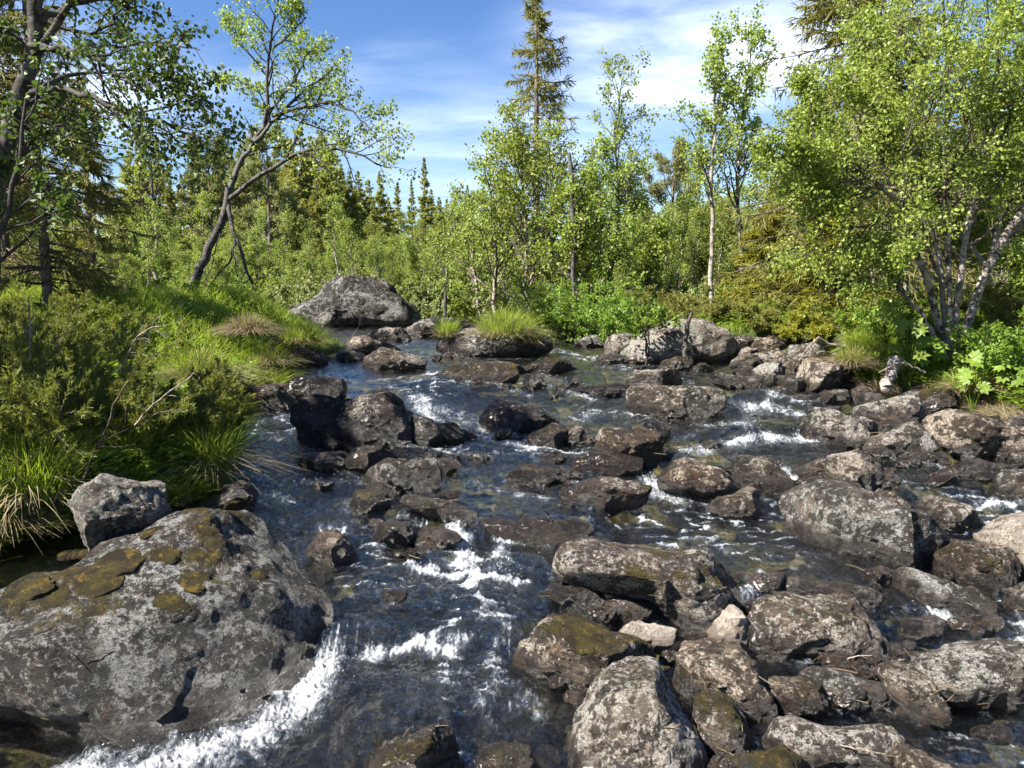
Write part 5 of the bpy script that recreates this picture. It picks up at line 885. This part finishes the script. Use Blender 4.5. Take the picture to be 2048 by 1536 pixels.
# pines and distant spruces
for i, (px, Y, top, lab, lean) in enumerate([(430, 38, 292, "round topped pine left of the leaning birch", 0), (545, 36, 282, "broad pine behind the leaning birch", 0), (500, 42, 330, "pine hidden behind the leaning birch trunk", 0), (1335, 34, 318, "flat crowned pine on the right skyline", .02), (640, 46, 305, "pine among the spruces left of centre", 0)]):
    b = base_at(px, Y); H = height_to(top, Y, b[2]); pine("pine", lab, b, H, .13, rg(90 + i), lean=lean, n=30 if i != 3 else 24, W0=.26 if i != 3 else .32, crown0=.3 if i != 3 else .5)
protos = []
for i in range(4): 
    protos.append((10., lambda i=i: conifer("spruce", "x", (0, 0, 0), 10., .12, rg(100 + i), n=150, Lb=[.22, .17, .24, .13][i], tw=10, sh=6, sl=.30, sw=.085, droop=-.2, hang=.4, mat=SPRUCE_FAR)))
made = {}
FAR = [(585, 46, 330, 0, 'spruce just left of the yellow green one'), (560, 60, 340, 2, 'tall spruce over the broad pine'), (675, 52, 340, 0, 'full spruce left of the dark blue green one'), (420, 40, 380, 2, 'spruce below the round topped pine'), (495, 40, 370, 0, 'spruce right of the leaning trunk'), (640, 36, 390, 0, 'low yellow spruce in front of the pine'), (705, 48, 400, 2, 'spruce in front of the low distant one'), (750, 50, 400, 0, 'spruce in front of the wide distant one'), (275, 34, 350, 2, 'spruce left of the spindly birch'), (405, 46, 345, 0, 'spruce right of the spindly birch on the left skyline'), (455, 50, 330, 2, 'spruce behind the fork of the leaning birch'), (520, 55, 350, 0, 'spruce left of the broad pine'), (630, 58, 320, 2, 'spruce right behind the yellow green one'), (652, 62, 350, 0, 'second spruce right of the yellow green one'), (722, 70, 392, 0, 'spruce left of the wide distant one'), (780, 72, 400, 2, 'spruce between the wide one and the slim row'), (865, 70, 385, 0, 'spruce touching the tallest slim one on its right'), (895, 74, 405, 0, 'spruce low on the middle skyline'), (925, 72, 410, 2, 'spruce just left of the pencil thin one'), (330, 44, 330, 0, 'spruce seen above the left grass mound'), (970, 40, 400, 0, 'spruce at the left edge of the middle clump'), (1180, 36, 300, 1, 'spruce deep in the middle clump'), (1255, 44, 380, 0, 'spruce behind the bushy dark birch'), (1360, 42, 400, 2, 'spruce behind the flat crowned pine'), (1450, 30, 380, 0, 'spruce between the slim pair of trunks'), (1620, 18, 260, 0, 'spruce right behind the yellow green young one'), (612, 40, 300, 0, "yellow green spruce with a broad base left of centre"), (592, 50, 322, 3, "narrow spruce behind the yellow green one"), (690, 55, 378, 1, "dark blue green spruce right of the yellow green one"), (662, 44, 345, 2, "spruce between the yellow green and dark ones"),
 (742, 60, 366, 0, "wide spruce left of the distant row"), (765, 62, 348, 1, "spruce peeking over the wide distant one"), (798, 66, 368, 3, "small slim spruce first in the distant row"), (826, 66, 365, 3, "small slim spruce second in the distant row"), (852, 60, 318, 3, "tallest slim spruce of the distant row"),
 (880, 66, 400, 2, "low spruce right of the tallest slim one"), (911, 64, 396, 1, "small spruce before the gap in the skyline"), (936, 62, 374, 3, "dark pencil thin spruce at the right end of the distant row"), (548, 44, 360, 2, "spruce in front of the broad pine"), (575, 48, 400, 0, "low spruce beside the broad pine"),
 (350, 34, 380, 1, "spruce behind the pale spindly birch"), (375, 40, 395, 3, "slim spruce left of the round topped pine"), (300, 30, 300, 1, "spruce top seen through the spindly birch"), (1290, 40, 400, 0, "spruce behind the tall open birch"), (1570, 22, 250, 2, "spruce behind the slim pair of birches"), (1400, 36, 420, 1, "spruce below the flat crowned pine"),
 (1010, 34, 330, 2, "spruce hidden behind the left of the middle clump"), (240, 26, 420, 2, "spruce in the gap right of the tall shaded ones"), (150, 24, 380, 0, "spruce behind the shaded spruces"), (60, 26, 360, 2, "spruce far behind the shaded birch"), (470, 52, 380, 1, "distant spruce behind the leaning trunk"), (715, 64, 420, 2, "low distant spruce right of the dark one"), (1640, 24, 300, 0, "spruce behind the lime green boughs"), (1930, 20, 120, 0, "spruce deep behind the right birches")]
for (px, Y, top, k, lab) in FAR:
    b = base_at(px, Y); H = height_to(top - (52 if px < 740 else 8), Y, b[2]); s = H / 10.
    if k not in made:
        o = protos[k][1](); made[k] = o; o.location = b; o.scale = (s, s, s); o["label"] = lab; o["group"] = "spruces of the background forest"
    else: copy_tree(made[k], b, rg(int(px)).uniform(0, 6.28), (s * rg(int(px) + 1).uniform(.85, 1.1), s), lab, "spruces of the background forest")
# forest edge of young birches: a few models, many trees
bm_ = []
for i in range(6):
    r_ = rg(200 + i); Hh = 4.; pts = [np.array([r_.normal(0, .05) * t, r_.normal(0, .05) * t, Hh * t / 6.]) for t in range(7)]; lb = [(pts, .045, .006, 1.0, .12)]
    if i % 2: lb.append(([np.array([0, 0, 0.]), np.array([.3, .1, 1.]), np.array([.5, .2, 2.]), np.array([.55, .1, 3.1])], .03, .005, .8, .2))
    bm_.append(birch("young_birch", "x", "birch", lb, r_, leaf=.085, n1=30, n2=6, n3=2, nl=7, L1=.30, L2=.42, L3=.45, up=.45, lmat=BIRCH_FAR, spread=.08, sides=6, group="young birches of the forest edge"))
used = [False] * 6; r_ = rg(300); spots = []
for px in range(215, 1010, 23): spots.append((px + r_.uniform(-10, 10), r_.uniform(23, 28), r_.uniform(480, 525), 0))
for px in range(200, 1300, 34): spots.append((px + r_.uniform(-12, 12), r_.uniform(30, 38), r_.uniform(478, 525), 0))
for px in range(-60, 1100, 42): spots.append((px + r_.uniform(-15, 15), r_.uniform(42, 54), r_.uniform(470, 512), 0))
for px in range(1130, 1800, 38): spots.append((px + r_.uniform(-14, 14), r_.uniform(17.5, 22), r_.uniform(400, 500), 1))
for px in range(1180, 2200, 44): spots.append((px + r_.uniform(-15, 15), r_.uniform(24, 32), r_.uniform(330, 450), 1))
for px in range(-80, 330, 48): spots.append((px + r_.uniform(-15, 15), r_.uniform(14, 19), r_.uniform(420, 520), 2))
for px in range(1750, 2200, 60): spots.append((px + r_.uniform(-15, 15), r_.uniform(13, 15.5), r_.uniform(200, 430), 3))
regions = ["light green young birch of the forest edge left of and behind the far boulder", "young birch in the thicket right of the middle clump", "young birch in the shade behind the spruces at the left", "young birch in the dense green behind the many stemmed birch"]
for n, (px, Y, top, rgn) in enumerate(spots):
    b = base_at(px, Y); s = height_to(top, Y, b[2]) / 4.0; k = n % 6
    lab = regions[rgn]; grp = ["young birches of the forest edge", "young birches of the right thicket", "young birches behind the left spruces", "young birches behind the right bank"][rgn]
    if not used[k]: o = bm_[k]; used[k] = True; o.location = b; o.scale = (s, s, s); o["label"] = lab; o["group"] = grp
    else: copy_tree(bm_[k], b, r_.uniform(0, 6.28), (s * r_.uniform(.9, 1.3), s), lab, grp)
r_ = rg(310); pr = []
for i in range(3):
    Hh = 5.; pts = [np.array([r_.normal(0, .10) * (t > 0), r_.normal(0, .10) * (t > 0), Hh * t / 7.]) for t in range(8)]
    pr.append(lambda i=i, pts=pts: birch("pale_birch", "x", "birch", [(pts, .05, .007, 1.0, .42)], rg(320 + i), leaf=.085, n1=18, n2=6, n3=2, nl=6, L1=.24, up=.5, lmat=BIRCH_FAR, spread=.08, sides=6))
mk = [None] * 3
for n, px in enumerate([232, 285, 352, 412, 478, 522, 575, 622, 676, 706, 758, 812, 846, 884, 942, 985, 1330, 1385, 1552]):
    Y = r_.uniform(21.5, 31) if px < 1000 else r_.uniform(17, 21); b = base_at(px, Y); s = height_to(r_.uniform(395, 465), Y, b[2]) / 5.; lab = "young birch with a bare pale stem in the forest edge" if px < 1000 else "young birch with a bare pale stem in the right thicket"; grp = "pale stemmed birches of the " + ("forest edge" if px < 1000 else "right thicket")
    if mk[n % 3] is None: o = pr[n % 3](); mk[n % 3] = o; o.location = b; o.scale = (s, s, s); o["label"] = lab; o["group"] = grp
    else: copy_tree(mk[n % 3], b, r_.uniform(0, 6.28), s, lab, grp)
# trees beyond the left edge of the view whose shade falls over the near stream
copy_tree(bm_[3], (-6.4, 3.4, ground(-6.4, 3.4) - .05), 1.0, 1.35, "birch beyond the left edge shading the near bank", "birches beyond the left edge")
for i, (x, y, H, lab) in enumerate([(-6.3, 4.5, 5.8, "spruce beyond the left edge shading the middle of the stream")]):
    copy_tree(made[[0, 2, 0][i]], (x, y, ground(x, y) - .05), i * 1.3, (H / 10 * 1.35, H / 10), lab, "spruces beyond the left edge")
# ------------------------------------------------------------------ bushes, grass and small things
r_ = rg(400)
# junipers on the left bank, in shade
JUN = [(235, 5.9, 715, .8, "sprawling olive juniper with grey twigs at the middle of the left bank"), (60, 5.6, 640, 1.2, "dense olive juniper at the left edge of the bank"), (90, 7.2, 600, 1.1, "juniper behind the sprawling one on the left bank"), (330, 6.3, 755, .7, "juniper reaching towards the stream with an arching dead branch"), (-60, 6.8, 560, 1.3, "juniper cut by the left edge"),
       (10, 9.0, 560, 1.3, "juniper beneath the shaded birch"), (150, 8.6, 600, .8, "juniper left of the sunlit grass mound")]
for i, (px, Y, top, rw, lab) in enumerate(JUN):
    b = base_at(px, Y); bush("juniper", lab, b, rw, height_to(top, Y, b[2]), rg(410 + i), stems=34, needle=True, mat=JUNIPER, n2=13, n3=7, nl=13, sl=.030, width=.0065, cat="juniper", lean=(.25 if i in (0, 3) else 0, -.05), bark=BARK_S)
JR = [(1500, 12.0, 585, 1.2, "brown green juniper behind the granite boulder"), (1410, 12.4, 590, 1.0, "juniper left of the brown green one behind the granite boulder"), (1580, 11.3, 608, 1.0, "juniper at the back of the right shore pile"), (1670, 10.6, 610, 1.0, "juniper below the lime green boughs"), (1330, 14.5, 575, 1.0, "juniper deep behind the sapling"), (2020, 9.6, 560, .9, "juniper right of the pale stems"), (1780, 10.8, 590, .9, "juniper left of the pale stems")]
for i, (px, Y, top, rw, lab) in enumerate(JR):
    b = base_at(px, Y); bush("juniper", lab, b, rw, height_to(top, Y, b[2]), rg(430 + i), stems=30, needle=True, mat=JUNI_R if i not in (3,) else SPRUCE_LIME, n2=10, n3=6, nl=9, sl=.05, width=.013, cat="juniper")
WB = [(1245, 12.4, 600, .5, "bright willow bush left of the sapling"), (1185, 13.8, 580, .6, "willow bush behind the grass crowned rock"), (1060, 15.0, 560, .7, "yellow green bush with grey dead stems at the meadow edge"), (1262, 12.6, 625, .35, "leafy bush touching the granite boulder"), (640, 24, 555, 1.2, "pale willow bush left behind the far boulder"),
      (800, 23, 560, 1.3, "grey green willow bush right behind the far boulder"), (870, 21.5, 590, .9, "low grey willow on the meadow"), (955, 20.5, 560, 1.2, "yellow bush at the right end of the meadow"), (560, 19.5, 580, .9, "low willow left of the far boulder"), (1120, 14.2, 590, .5, "small bush over the back channel"), (470, 16.5, 585, .9, "low bush behind the hanging dead limb"), (720, 25, 540, 1.3, "bush directly behind the far boulder"),
      (1800, 9.8, 600, .6, "leafy bush at the left foot of the pale stems"), (2010, 8.2, 640, .6, "leafy bush at the right edge above the bank"), (360, 12.5, 560, .8, "bush at the foot of the leaning birch")]
for i, (px, Y, top, rw, lab) in enumerate(WB):
    b = base_at(px, Y); far = Y > 15; bush("bush", lab, b, rw, height_to(top, Y, b[2]), rg(450 + i), stems=30, mat=WILLOW if (far and i not in (7,)) else HERB if i not in (2, 7) else BIRCH, leaf=.075 if far else .05, n2=9, n3=4, nl=6)
for i in range(22):
    px = [220, 270, 330, 400, 450, 520, 590, 660, 730, 790, 850, 910, 980, 1040, 1100, 1160, 1350, 1440, 1520, 1880, 1960, 2050][i]; Y = (22.5 if px < 1000 else 16.5 if px < 1600 else 11.5) + r_.uniform(-1, 2); b = base_at(px, Y)
    bush("undergrowth_bush", "low green bush of the undergrowth at the foot of the " + ("forest edge trees" if px < 1000 else "middle clump and thicket" if px < 1600 else "right bank trees"), b, 1.1, height_to(r_.uniform(535, 565), Y, b[2]), rg(480 + i), stems=22, mat=[BIRCH_FAR, WILLOW, HERB][i % 3], leaf=.085 if px < 1600 else .055, n2=8, n3=3, nl=6, group="undergrowth bushes " + ("left" if px < 1000 else "middle" if px < 1600 else "right"))
# sapling in the stream by the granite boulder
p = hit(1292, 732, water0); birch("sapling", "small leafy sapling growing from the water before the granite boulder", "sapling", [([p - [0, 0, .1]] + L([(1290, 680), (1292, 640), (1270, 590), (1250, 560)], p[1]), .018, .004, 1, .3), (L([(1296, 715), (1300, 680), (1296, 650), (1320, 625)], p[1], -.1), .013, .004, 1, .3), (L([(1298, 712), (1318, 700), (1345, 700), (1370, 702)], p[1], -.1), .010, .005, 0), (L([(1290, 680), (1250, 650), (1225, 630)], p[1], -.2), .007, .003, 1, .2), (L([(1296, 650), (1330, 640), (1350, 640)], p[1], -.2), .006, .003, 1, .2)], rg(501), leaf=.05, n1=6, n2=4, n3=2, nl=4, L1=.35, bark=BARK_D, lmat=HERB)
# grass ------------------------------------------------------------
def scatter(n, ya, yb, side, dmin, dmax, seed, a_lim=(-1.2, 1.2)):
    r = rg(seed); y = ya * (yb / ya) ** r.rand(n); xl, xr = edges(y); dd = dmin + (dmax - dmin) * r.rand(n) ** 1.5; x = xl - dd if side < 0 else xr + dd; a = x / y; k = (a > a_lim[0]) & (a < a_lim[1]); return x[k], y[k], dd[k]
def off_pile(x, y):
    a, b = proj(np.stack([x, y, terrain(x, y)], 1)); k = ~((a > 1450) & (a < 1712) & (b > 664 + .02 * (a - 1450)) & (b < 790)); return x[k], y[k], k
def grass_patch(name, label, x, y, h0, h1, w, mat, seed, lean0=(0, 0), spread=.45, edge=None, curl=.5):
    x, y, kf = off_pile(x, y); edge = edge[kf] if edge is not None else None
    r = rg(seed); z = terrain(x, y); n = len(x); cl = fbm(P3(x * 1.1, y * 1.1, seed), 2); keep = r.rand(n) < np.clip(.65 + .9 * cl, .15, 1); x, y, z, cl = x[keep], y[keep], z[keep], cl[keep]; n = len(x)
    h = r.uniform(h0, h1, n) * (1 + .55 * np.clip(cl, -.8, .8)); ln = r.normal(0, spread, (n, 2)) + np.array(lean0)
    if edge is not None: ln = ln + edge[keep][:, None] * np.array([[1.0, -.35]])
    m = Mesh4(); blades(m, np.stack([x, y, z - .02], 1), h, w * (.7 + .6 * r.rand(n)) * (1 + .05 * np.maximum(y - 6, 0)), ln, r, np.clip(r.rand(n) * .7 + .35 * sstep(-.3, .3, cl), 0, 1), curl); o = m.build(name, mat); return tag(o, label, "grass", kind="stuff")
x, y, d = scatter(60000, 3.6, 8.5, -1, .0, 2.4, 1); grass_patch("grass", "long green grass of the shaded left bank", x, y, .14, .34, .0085, GRASS, 601, edge=(1 - sstep(0, .35, d)) * .55)
x, y, d = scatter(70000, 7.5, 18, -1, .0, 4.0, 2); grass_patch("grass", "fresh green grass on the sunlit left mound", x, y, .14, .34, .011, GRASS, 602, edge=(1 - sstep(0, .3, d)) * .7)
x, y, d = scatter(60000, 5.5, 16, 1, .35, 3.0, 3); k = y > 0; grass_patch("grass", "short green grass and herbs of the right bank", x[k], y[k], .08, .22, .010, GRASS, 603)
r = rg(8); n = 90000; y = 18.5 * (34 / 18.5) ** r.rand(n); x = (r.rand(n) * 1.3 - .75) * y; k = outside(x, y)[0] > .1; grass_patch("meadow_grass", "pale sunlit meadow grass behind the far boulder", x[k], y[k], .14, .36, .02, GRASS_PALE, 604)
x, y, d = scatter(22000, 3.6, 17, -1, -.02, .35, 5); grass_patch("dry_grass", "straw coloured dead grass hanging at the left water edge", x, y, .10, .26, .008, STRAW, 605, edge=np.full(len(x), .45), curl=1.0)
x, y, d = scatter(12000, 6.5, 12, 1, .15, .8, 6); grass_patch("dry_grass", "dead straw at the edge of the right bank", x, y, .06, .18, .008, STRAW, 606, edge=np.full(len(x), -.8), curl=1.0)
# broad leaved herbs of the ground cover
def herbs(label, x, y, seed, size, hmax, mat=HERB):
    x, y, kf = off_pile(x, y); r = rg(seed); z = terrain(x, y); n = len(x); cl = fbm(P3(x * 1.6, y * 1.6, seed), 2); k = r.rand(n) < np.clip(.5 + 1.1 * cl, .05, 1); x, y, z, cl = x[k], y[k], z[k], cl[k]; n = len(x); m = Mesh4()
    pos = np.repeat(np.stack([x, y, z], 1), 6, 0); hh = np.repeat(hmax * r.uniform(.4, 1, n) * (1 + .6 * cl), 6); pos = pos + np.stack([r.normal(0, .035, 6 * n), r.normal(0, .035, 6 * n), hh * r.uniform(.35, 1, 6 * n)], 1)
    a = r.uniform(0, 6.28, 6 * n); ax = np.stack([np.cos(a), np.sin(a), r.uniform(-.5, .5, 6 * n)], 1); l = size * r.uniform(.6, 1.3, 6 * n); m.leaves(pos, ax, r.normal(size=pos.shape) * .35 + [0, 0, 1], l, l * .5, r.rand(6 * n), -.05)
    return tag(m.build("herbs", mat), label, "herbs", kind="stuff")
x, y, d = scatter(5200, 3.7, 9, -1, .1, 2.2, 11); herbs("leafy herbs between the grass of the left bank", x, y, 621, .055, .26)
x, y, d = scatter(9000, 3.7, 7.5, -1, .05, 1.6, 14); herbs("lush low herbs and ferns along the near left bank", x, y, 624, .075, .30)
x, y, d = scatter(9000, 6.5, 14, 1, .3, 2.6, 12); herbs("bright leafy herbs covering the right bank", x, y, 622, .06, .26)
x, y, d = scatter(5200, 8.5, 17, -1, .1, 3.0, 13); herbs("leafy herbs on the left mound", x, y, 623, .06, .2)
# tussocks: each a thing
def tussock(label, px, py, rad, h, seed, n=900, straw=.5, droop=.9, surf=surf0, lift=0.0, w=.009, cat="tussock", Y=None, flat=.7):
    r = rg(seed); p = (on_rock(px, py) if surf is None else hit(px, py, surf)) if Y is None else PT(px, py, Y); a = r.uniform(0, 6.28, n); rr = np.sqrt(r.rand(n)) * rad; dome = lift + rad * flat * .6 * (1 - (rr / rad) ** 2)
    pos = np.stack([np.cos(a) * rr, np.sin(a) * rr, dome], 1); root = empty("tussock", tuple(p), label, cat)
    isd = r.rand(n) < straw; out = np.stack([np.cos(a), np.sin(a)], 1) * (rr / rad)[:, None]
    for nm, k, dr, mat, hk in (("fresh_blades", ~isd, .55, GRASS, 1.0), ("dry_blades", isd, droop * 1.5, STRAW, .95)):
        m = Mesh4(); nn = int(k.sum())
        if nn < 5: continue
        blades(m, pos[k], h * hk * r.uniform(.35, 1.2, nn), np.full(nn, w), out[k] * dr + r.normal(0, .34, (nn, 2)), r, r.rand(nn), .5 if nm[0] == 'f' else 1.25, 4); m.build(nm, mat, root)
    return root
tussock("large grass tussock with drooping straw skirt on the islet", 1010, 682, .36, .34, 701, 2300, .5, 1.0, lift=.04, surf=None)
tussock("small tussock at the left end of the islet", 893, 680, .13, .30, 702, 500, .45, 1.0, lift=.04, surf=None)
tussock("low tussock at the right end of the islet", 1062, 692, .13, .22, 703, 500, .5, 1.1, lift=.04, surf=None)
tussock("round grey brown hanging tuft on the left bank", 500, 728, .17, .27, 704, 2400, .97, 1.0, lift=.36)
tussock("drooping straw fringe where the left bank meets the ledge rock", 548, 765, .15, .22, 705, 700, .7, 1.1, lift=.22)
tussock("straw fringed tussock over the dark current on the left bank", 408, 800, .26, .34, 706, 1200, .6, 1.4, lift=.20)
tussock("rusty brown tussock at the water below the left bank", 470, 808, .18, .22, 707, 700, .8, 1.3, lift=.08)
tussock("grass clump with long dry blades beside the foreground boulder", 420, 965, .20, .34, 708, 1300, .45, 1.2, lift=.10)
tussock("bright green tuft behind the foreground boulder", 250, 948, .13, .26, 709, 900, .05, .6, lift=.1)
tussock("green tussock over the dark hollow at the left edge", 60, 1030, .30, .38, 710, 1900, .3, 1.1, lift=.12)
tussock("pale dry tussock at the left edge above the hollow", 10, 1060, .18, .28, 711, 900, .8, 1.3, lift=.05)
tussock("grassy tuft on the mossy bank rock", 600, 690, .26, .26, 712, 1300, .35, 1.2, lift=.04, surf=None)
tussock("thin straw tuft beside the mossy bank rock", 672, 712, .14, .24, 713, 500, .75, 1.2, lift=.02)
tussock("hanging dry grass on the rock behind the islet", 1140, 660, .26, .24, 714, 1100, .5, 1.4, lift=.04, surf=None)
tussock("straw skirt under the grass left of the birch log", 1700, 770, .16, .26, 715, 900, .75, 1.4, lift=.22)
tussock("green tuft left of the birch log", 1725, 745, .16, .24, 716, 800, .2, .8, lift=.25)
tussock("dry grass hanging over the great sloping boulder", 1935, 815, .18, .20, 717, 700, .6, 1.1, lift=.18)
tussock("grass tuft at the near end of the back channel", 1105, 640, .4, .35, 718, 900, .3, 1.0, lift=.05)
# broad palmate plants on the right bank
def palmate(label, px, py, Y, n, size, seed):
    r = rg(seed); b = base_at(px, Y); top = PT(px, py, Y); root = empty("broad_leaf_plant", tuple(b), label, "plant"); W = Mesh4(); Lf = Mesh4()
    for i in range(n):
        a = r.uniform(0, 6.28); tip = (top - b) * r.uniform(.5, 1.05) + np.array([math.cos(a), math.sin(a), 0]) * size * r.uniform(.4, 1.5); P = np.stack([np.zeros(3), tip * np.array([.4, .4, .6]), tip], 0); W.tubes(resample(P, 6)[None], np.full((1, 6), .004), 4)
        up = nrm(np.array([-.35, -.55, .8]) + r.normal(0, .25, 3)); u = nrm(np.cross(up, r.normal(size=3))); v = np.cross(up, u)
        for k in range(7):
            th = (k - 3) * .72; dr = u * math.cos(th) + v * math.sin(th); l = size * (1.0 - .08 * abs(k - 3)) * r.uniform(.85, 1.1); Lf.leaves(tip[None], dr[None] - up[None] * .12, up[None] + r.normal(0, .08, (1, 3)), np.array([l]), np.array([l * .62]), np.array([r.rand() * .4 + .5]), .03)
    W.build("stalks", GRASS, root); Lf.build("leaves", HERB, root); return root
palmate("pale broad leaved plant at the left foot of the many stemmed birch", 1815, 655, 8.5, 9, .13, 731); palmate("second pale broad leaved plant touching the birch stems", 1862, 668, 8.6, 7, .12, 732); palmate("broad leaved plant lower on the right bank above the great sloping boulder", 1945, 718, 7.9, 11, .10, 733); palmate("broad leaved plant on the bank at the right edge", 2025, 700, 7.8, 8, .10, 734)
# birch log and washed out branches
def dead(name, label, pts, r0, r1, seed, n=0, mat=DEADW, cat="branch", sides=7, n2=0):
    r = rg(seed); W = Mesh4(); P, Rr = limb(pts, r0, r1, r, K=12, jit=r0 * .5); W.tubes(P, Rr, sides)
    if n:
        A, Ra, _ = spawn(P, Rr, n, .25, 1, .35, .7, .1, r, K=5, wig=.25, rk=.6); W.tubes(A, Ra, 5)
        if n2: A, Ra, _ = spawn(A, Ra, n2, .25, 1, .45, .7, .05, r, K=4, wig=.25, rk=.6); W.tubes(A, np.maximum(Ra, .0012), 4)
    V = np.array(pts[0], float); o = W.build(name, mat, None, "rad", True, V); o.location = V; return tag(o, label, cat)
Yl = hit(1775, 790, surf0)[1]
lg = dead("birch_log", "short white birch log sticking out of the right bank", [PT(1798, 735, Yl + .45)] + L([(1786, 735), (1780, 755), (1773, 776)], Yl, -.40), .066, .060, 741, mat=BARK_B, cat="log", sides=16)
S, Fc = ico(3); V = S * [.063, .02, .063]; e = mesh_np("cut_end", V, Fc, DEADW, True, {"rad": np.full(len(V), .05)}, lg); pe = PT(1773, 776, Yl - .40); e.location = pe - np.array(lg.location)
dead("dead_branch", "bare branch lying across the right bank over the birch log", L([(1850, 745), (1800, 722), (1775, 735), (1758, 745)], Yl - .3), .012, .006, 742, 4)
dead("dead_branch", "forked grey branch on top of the right shore pile", L([(1735, 700), (1700, 694), (1660, 690), (1632, 672)], 10.2, -.3), .030, .012, 743, 6, n2=4)
dead("dead_branch", "thin pale stick leaning on the rocks of the right shore pile", L([(1638, 674), (1612, 700), (1588, 735), (1572, 762)], 9.9, -.5), .011, .006, 744, 2)
dead("dead_branch", "pile of washed up twigs at the bend behind the left bank", L([(470, 632), (495, 622), (520, 612), (548, 606)], 17.0), .022, .008, 745, 10, n2=4)
dead("dead_branch", "dead twigs reaching over the water before the far boulder", L([(610, 690), (622, 660), (640, 632), (665, 612)], 12.5), .010, .004, 746, 4, n2=3)
dead("dead_branch", "dry twig standing in the water by the twin stones", L([(680, 704), (700, 680), (716, 655), (724, 632)], 11.8), .010, .004, 747, 3, n2=3)
dead("dead_branch", "grey dead branch arching out of the juniper on the left bank", L([(235, 745), (258, 710), (275, 670), (300, 655), (332, 650)], 5.6, -.3), .008, .003, 748, 9, n2=3)
dead("dead_branch", "pale bare branch pointing right from the low juniper", L([(270, 850), (310, 805), (345, 780), (388, 745)], 5.0, -.2), .007, .003, 749, 4)
dead("dead_branch", "thin dark juniper stem rising from the grass by the foreground boulder", L([(168, 955), (190, 900), (215, 850), (232, 800), (260, 760)], 4.9), .009, .005, 750, 3, mat=BARK_S)
dead("dead_branch", "grey upright bare stem among the left junipers", L([(60, 720), (58, 680), (60, 640), (58, 600)], 5.5), .008, .004, 751, 8)
dead("log", "small grey log lying behind the sunlit grass mound", L([(322, 592), (340, 586), (360, 583)], 12.0), .05, .045, 752, cat="log", sides=10)
for i, (px, py) in enumerate([(1030, 600), (1050, 615), (1015, 590)]):
    dead("dead_branch", ["leftmost dead stem leaning from the bush at the meadow edge", "dead stem leaning left over the islet from the bush", "short dead stem at the meadow edge"][i], L([(px + 20, py + 45), (px, py), (px - 15, py - 30)], 14.5), .012, .005, 760 + i, 4)
# dry grass stalks lying on the rocks
for i, (pts, Yb, lab) in enumerate([([(1145, 1290), (1165, 1320), (1178, 1350), (1185, 1382)], 3.60, "single bent straw lying on the brown angular boulder"), ([(210, 1240), (225, 1205), (222, 1180)], 3.72, "curled straw on the moss of the foreground boulder"), ([(1540, 1250), (1542, 1225), (1550, 1205)], 4.0, "dry tuft of straw on the big mottled boulder"), ([(1690, 1320), (1715, 1312), (1745, 1310)], 3.72, "forked orange twig under the big mottled boulder"), ([(1680, 1490), (1720, 1500), (1770, 1508)], 2.95, "thin twig across the white ended boulder"), ([(295, 1120), (305, 1085), (330, 1050)], 4.1, "pale straw on the back of the foreground boulder")]):
    dead("straw", lab, L(pts, Yb - .1, -.05), .0035, .002, 770 + i, 2, mat=DEADW, cat="straw", sides=4)
# tiny droplets of leaves and moss cushions on the foreground boulder
def cushion(label, px, py, Yg, w, seed):
    r = rg(seed); S, Fc = ico(4); V = S * np.array([w, w * .7, w * .28]); V = V * (1 + .22 * fbm(S * 2 + seed, 3) + .08 * fbm(S * 9, 3))[:, None]; o = mesh_np("moss_cushion", V, Fc, ROCK, True, {"moss": np.full(len(V), 1.0), "wet": np.zeros(len(V))}); o.location = PT(px, py, Yg); o["lich"] = 0.; o["tone"] = 0.; o["grain"] = 1.5; return tag(o, label, "moss")

r = rg(900); n = 900; W = Mesh4(); yy = 3.0 * (13 / 3.0) ** r.rand(n); xx = (r.rand(n) * 1.5 - .6) * yy; kk = r.randint(0, len(_RV), n); st = _RV[kk]; ok = (st[:, 2] > water0(st[:, 0], st[:, 1]) + .02) & (st[:, 1] < 13) & (r.rand(n) < .5); st = st[ok] + [0, 0, .004]; n = len(st)
a = r.uniform(0, 6.28, n); l = r.uniform(.03, .13, n); d = np.stack([np.cos(a), np.sin(a), r.normal(0, .15, n)], 1); P = np.stack([st, st + d * (l * .5)[:, None] + r.normal(0, .006, (n, 3)), st + d * l[:, None]], 1); W.tubes(P, np.full((n, 3), .0016) * (1 + .12 * st[:, 1:2]), 3)
o = W.build("litter", STRAW); tag(o, "dry grass bits and twigs scattered over the stones", "litter", kind="stuff")

for i, (px, py, w) in enumerate([(200, 1228, .055), (345, 1215, .075), (390, 1165, .06), (190, 1160, .10), (330, 1110, .06), (240, 1125, .09), (60, 1175, .09), (110, 1195, .07), (420, 1060, .06), (480, 1010, .08), (150, 1110, .09), (520, 1150, .05), (300, 1060, .07)]):
    v = on_rock(px, py, 10); nb = _RV[(np.abs(_RV - v).max(1) < w * 1.3)]; nb = nb - nb.mean(0); nn_ = np.linalg.eigh(nb.T @ nb)[1][:, 0]; nn_ = nn_ * np.sign(nn_[2] - nn_[1] * .3); r = rg(880 + i); S, Fc = ico(4); V = S * np.array([w * 1.25, w, w * .24]); V = V * (1 + .30 * fbm(S * 1.6 + i * 5, 3) + .10 * fbm(S * 7, 3))[:, None]
    o = mesh_np("moss_cushion", V, Fc, ROCK, True, {"moss": np.full(len(V), 1.0), "wet": np.zeros(len(V))}); o.location = v - nn_ * w * .07; o.rotation_euler = Vector(nn_).to_track_quat('Z', 'Y').to_euler(); o["lich"] = 0.; o["tone"] = 0.; o["grain"] = 1.6; o["warm"] = .8
    tag(o, "soft ochre moss cushion growing on the foreground boulder", "moss", "moss cushions on the foreground boulder")
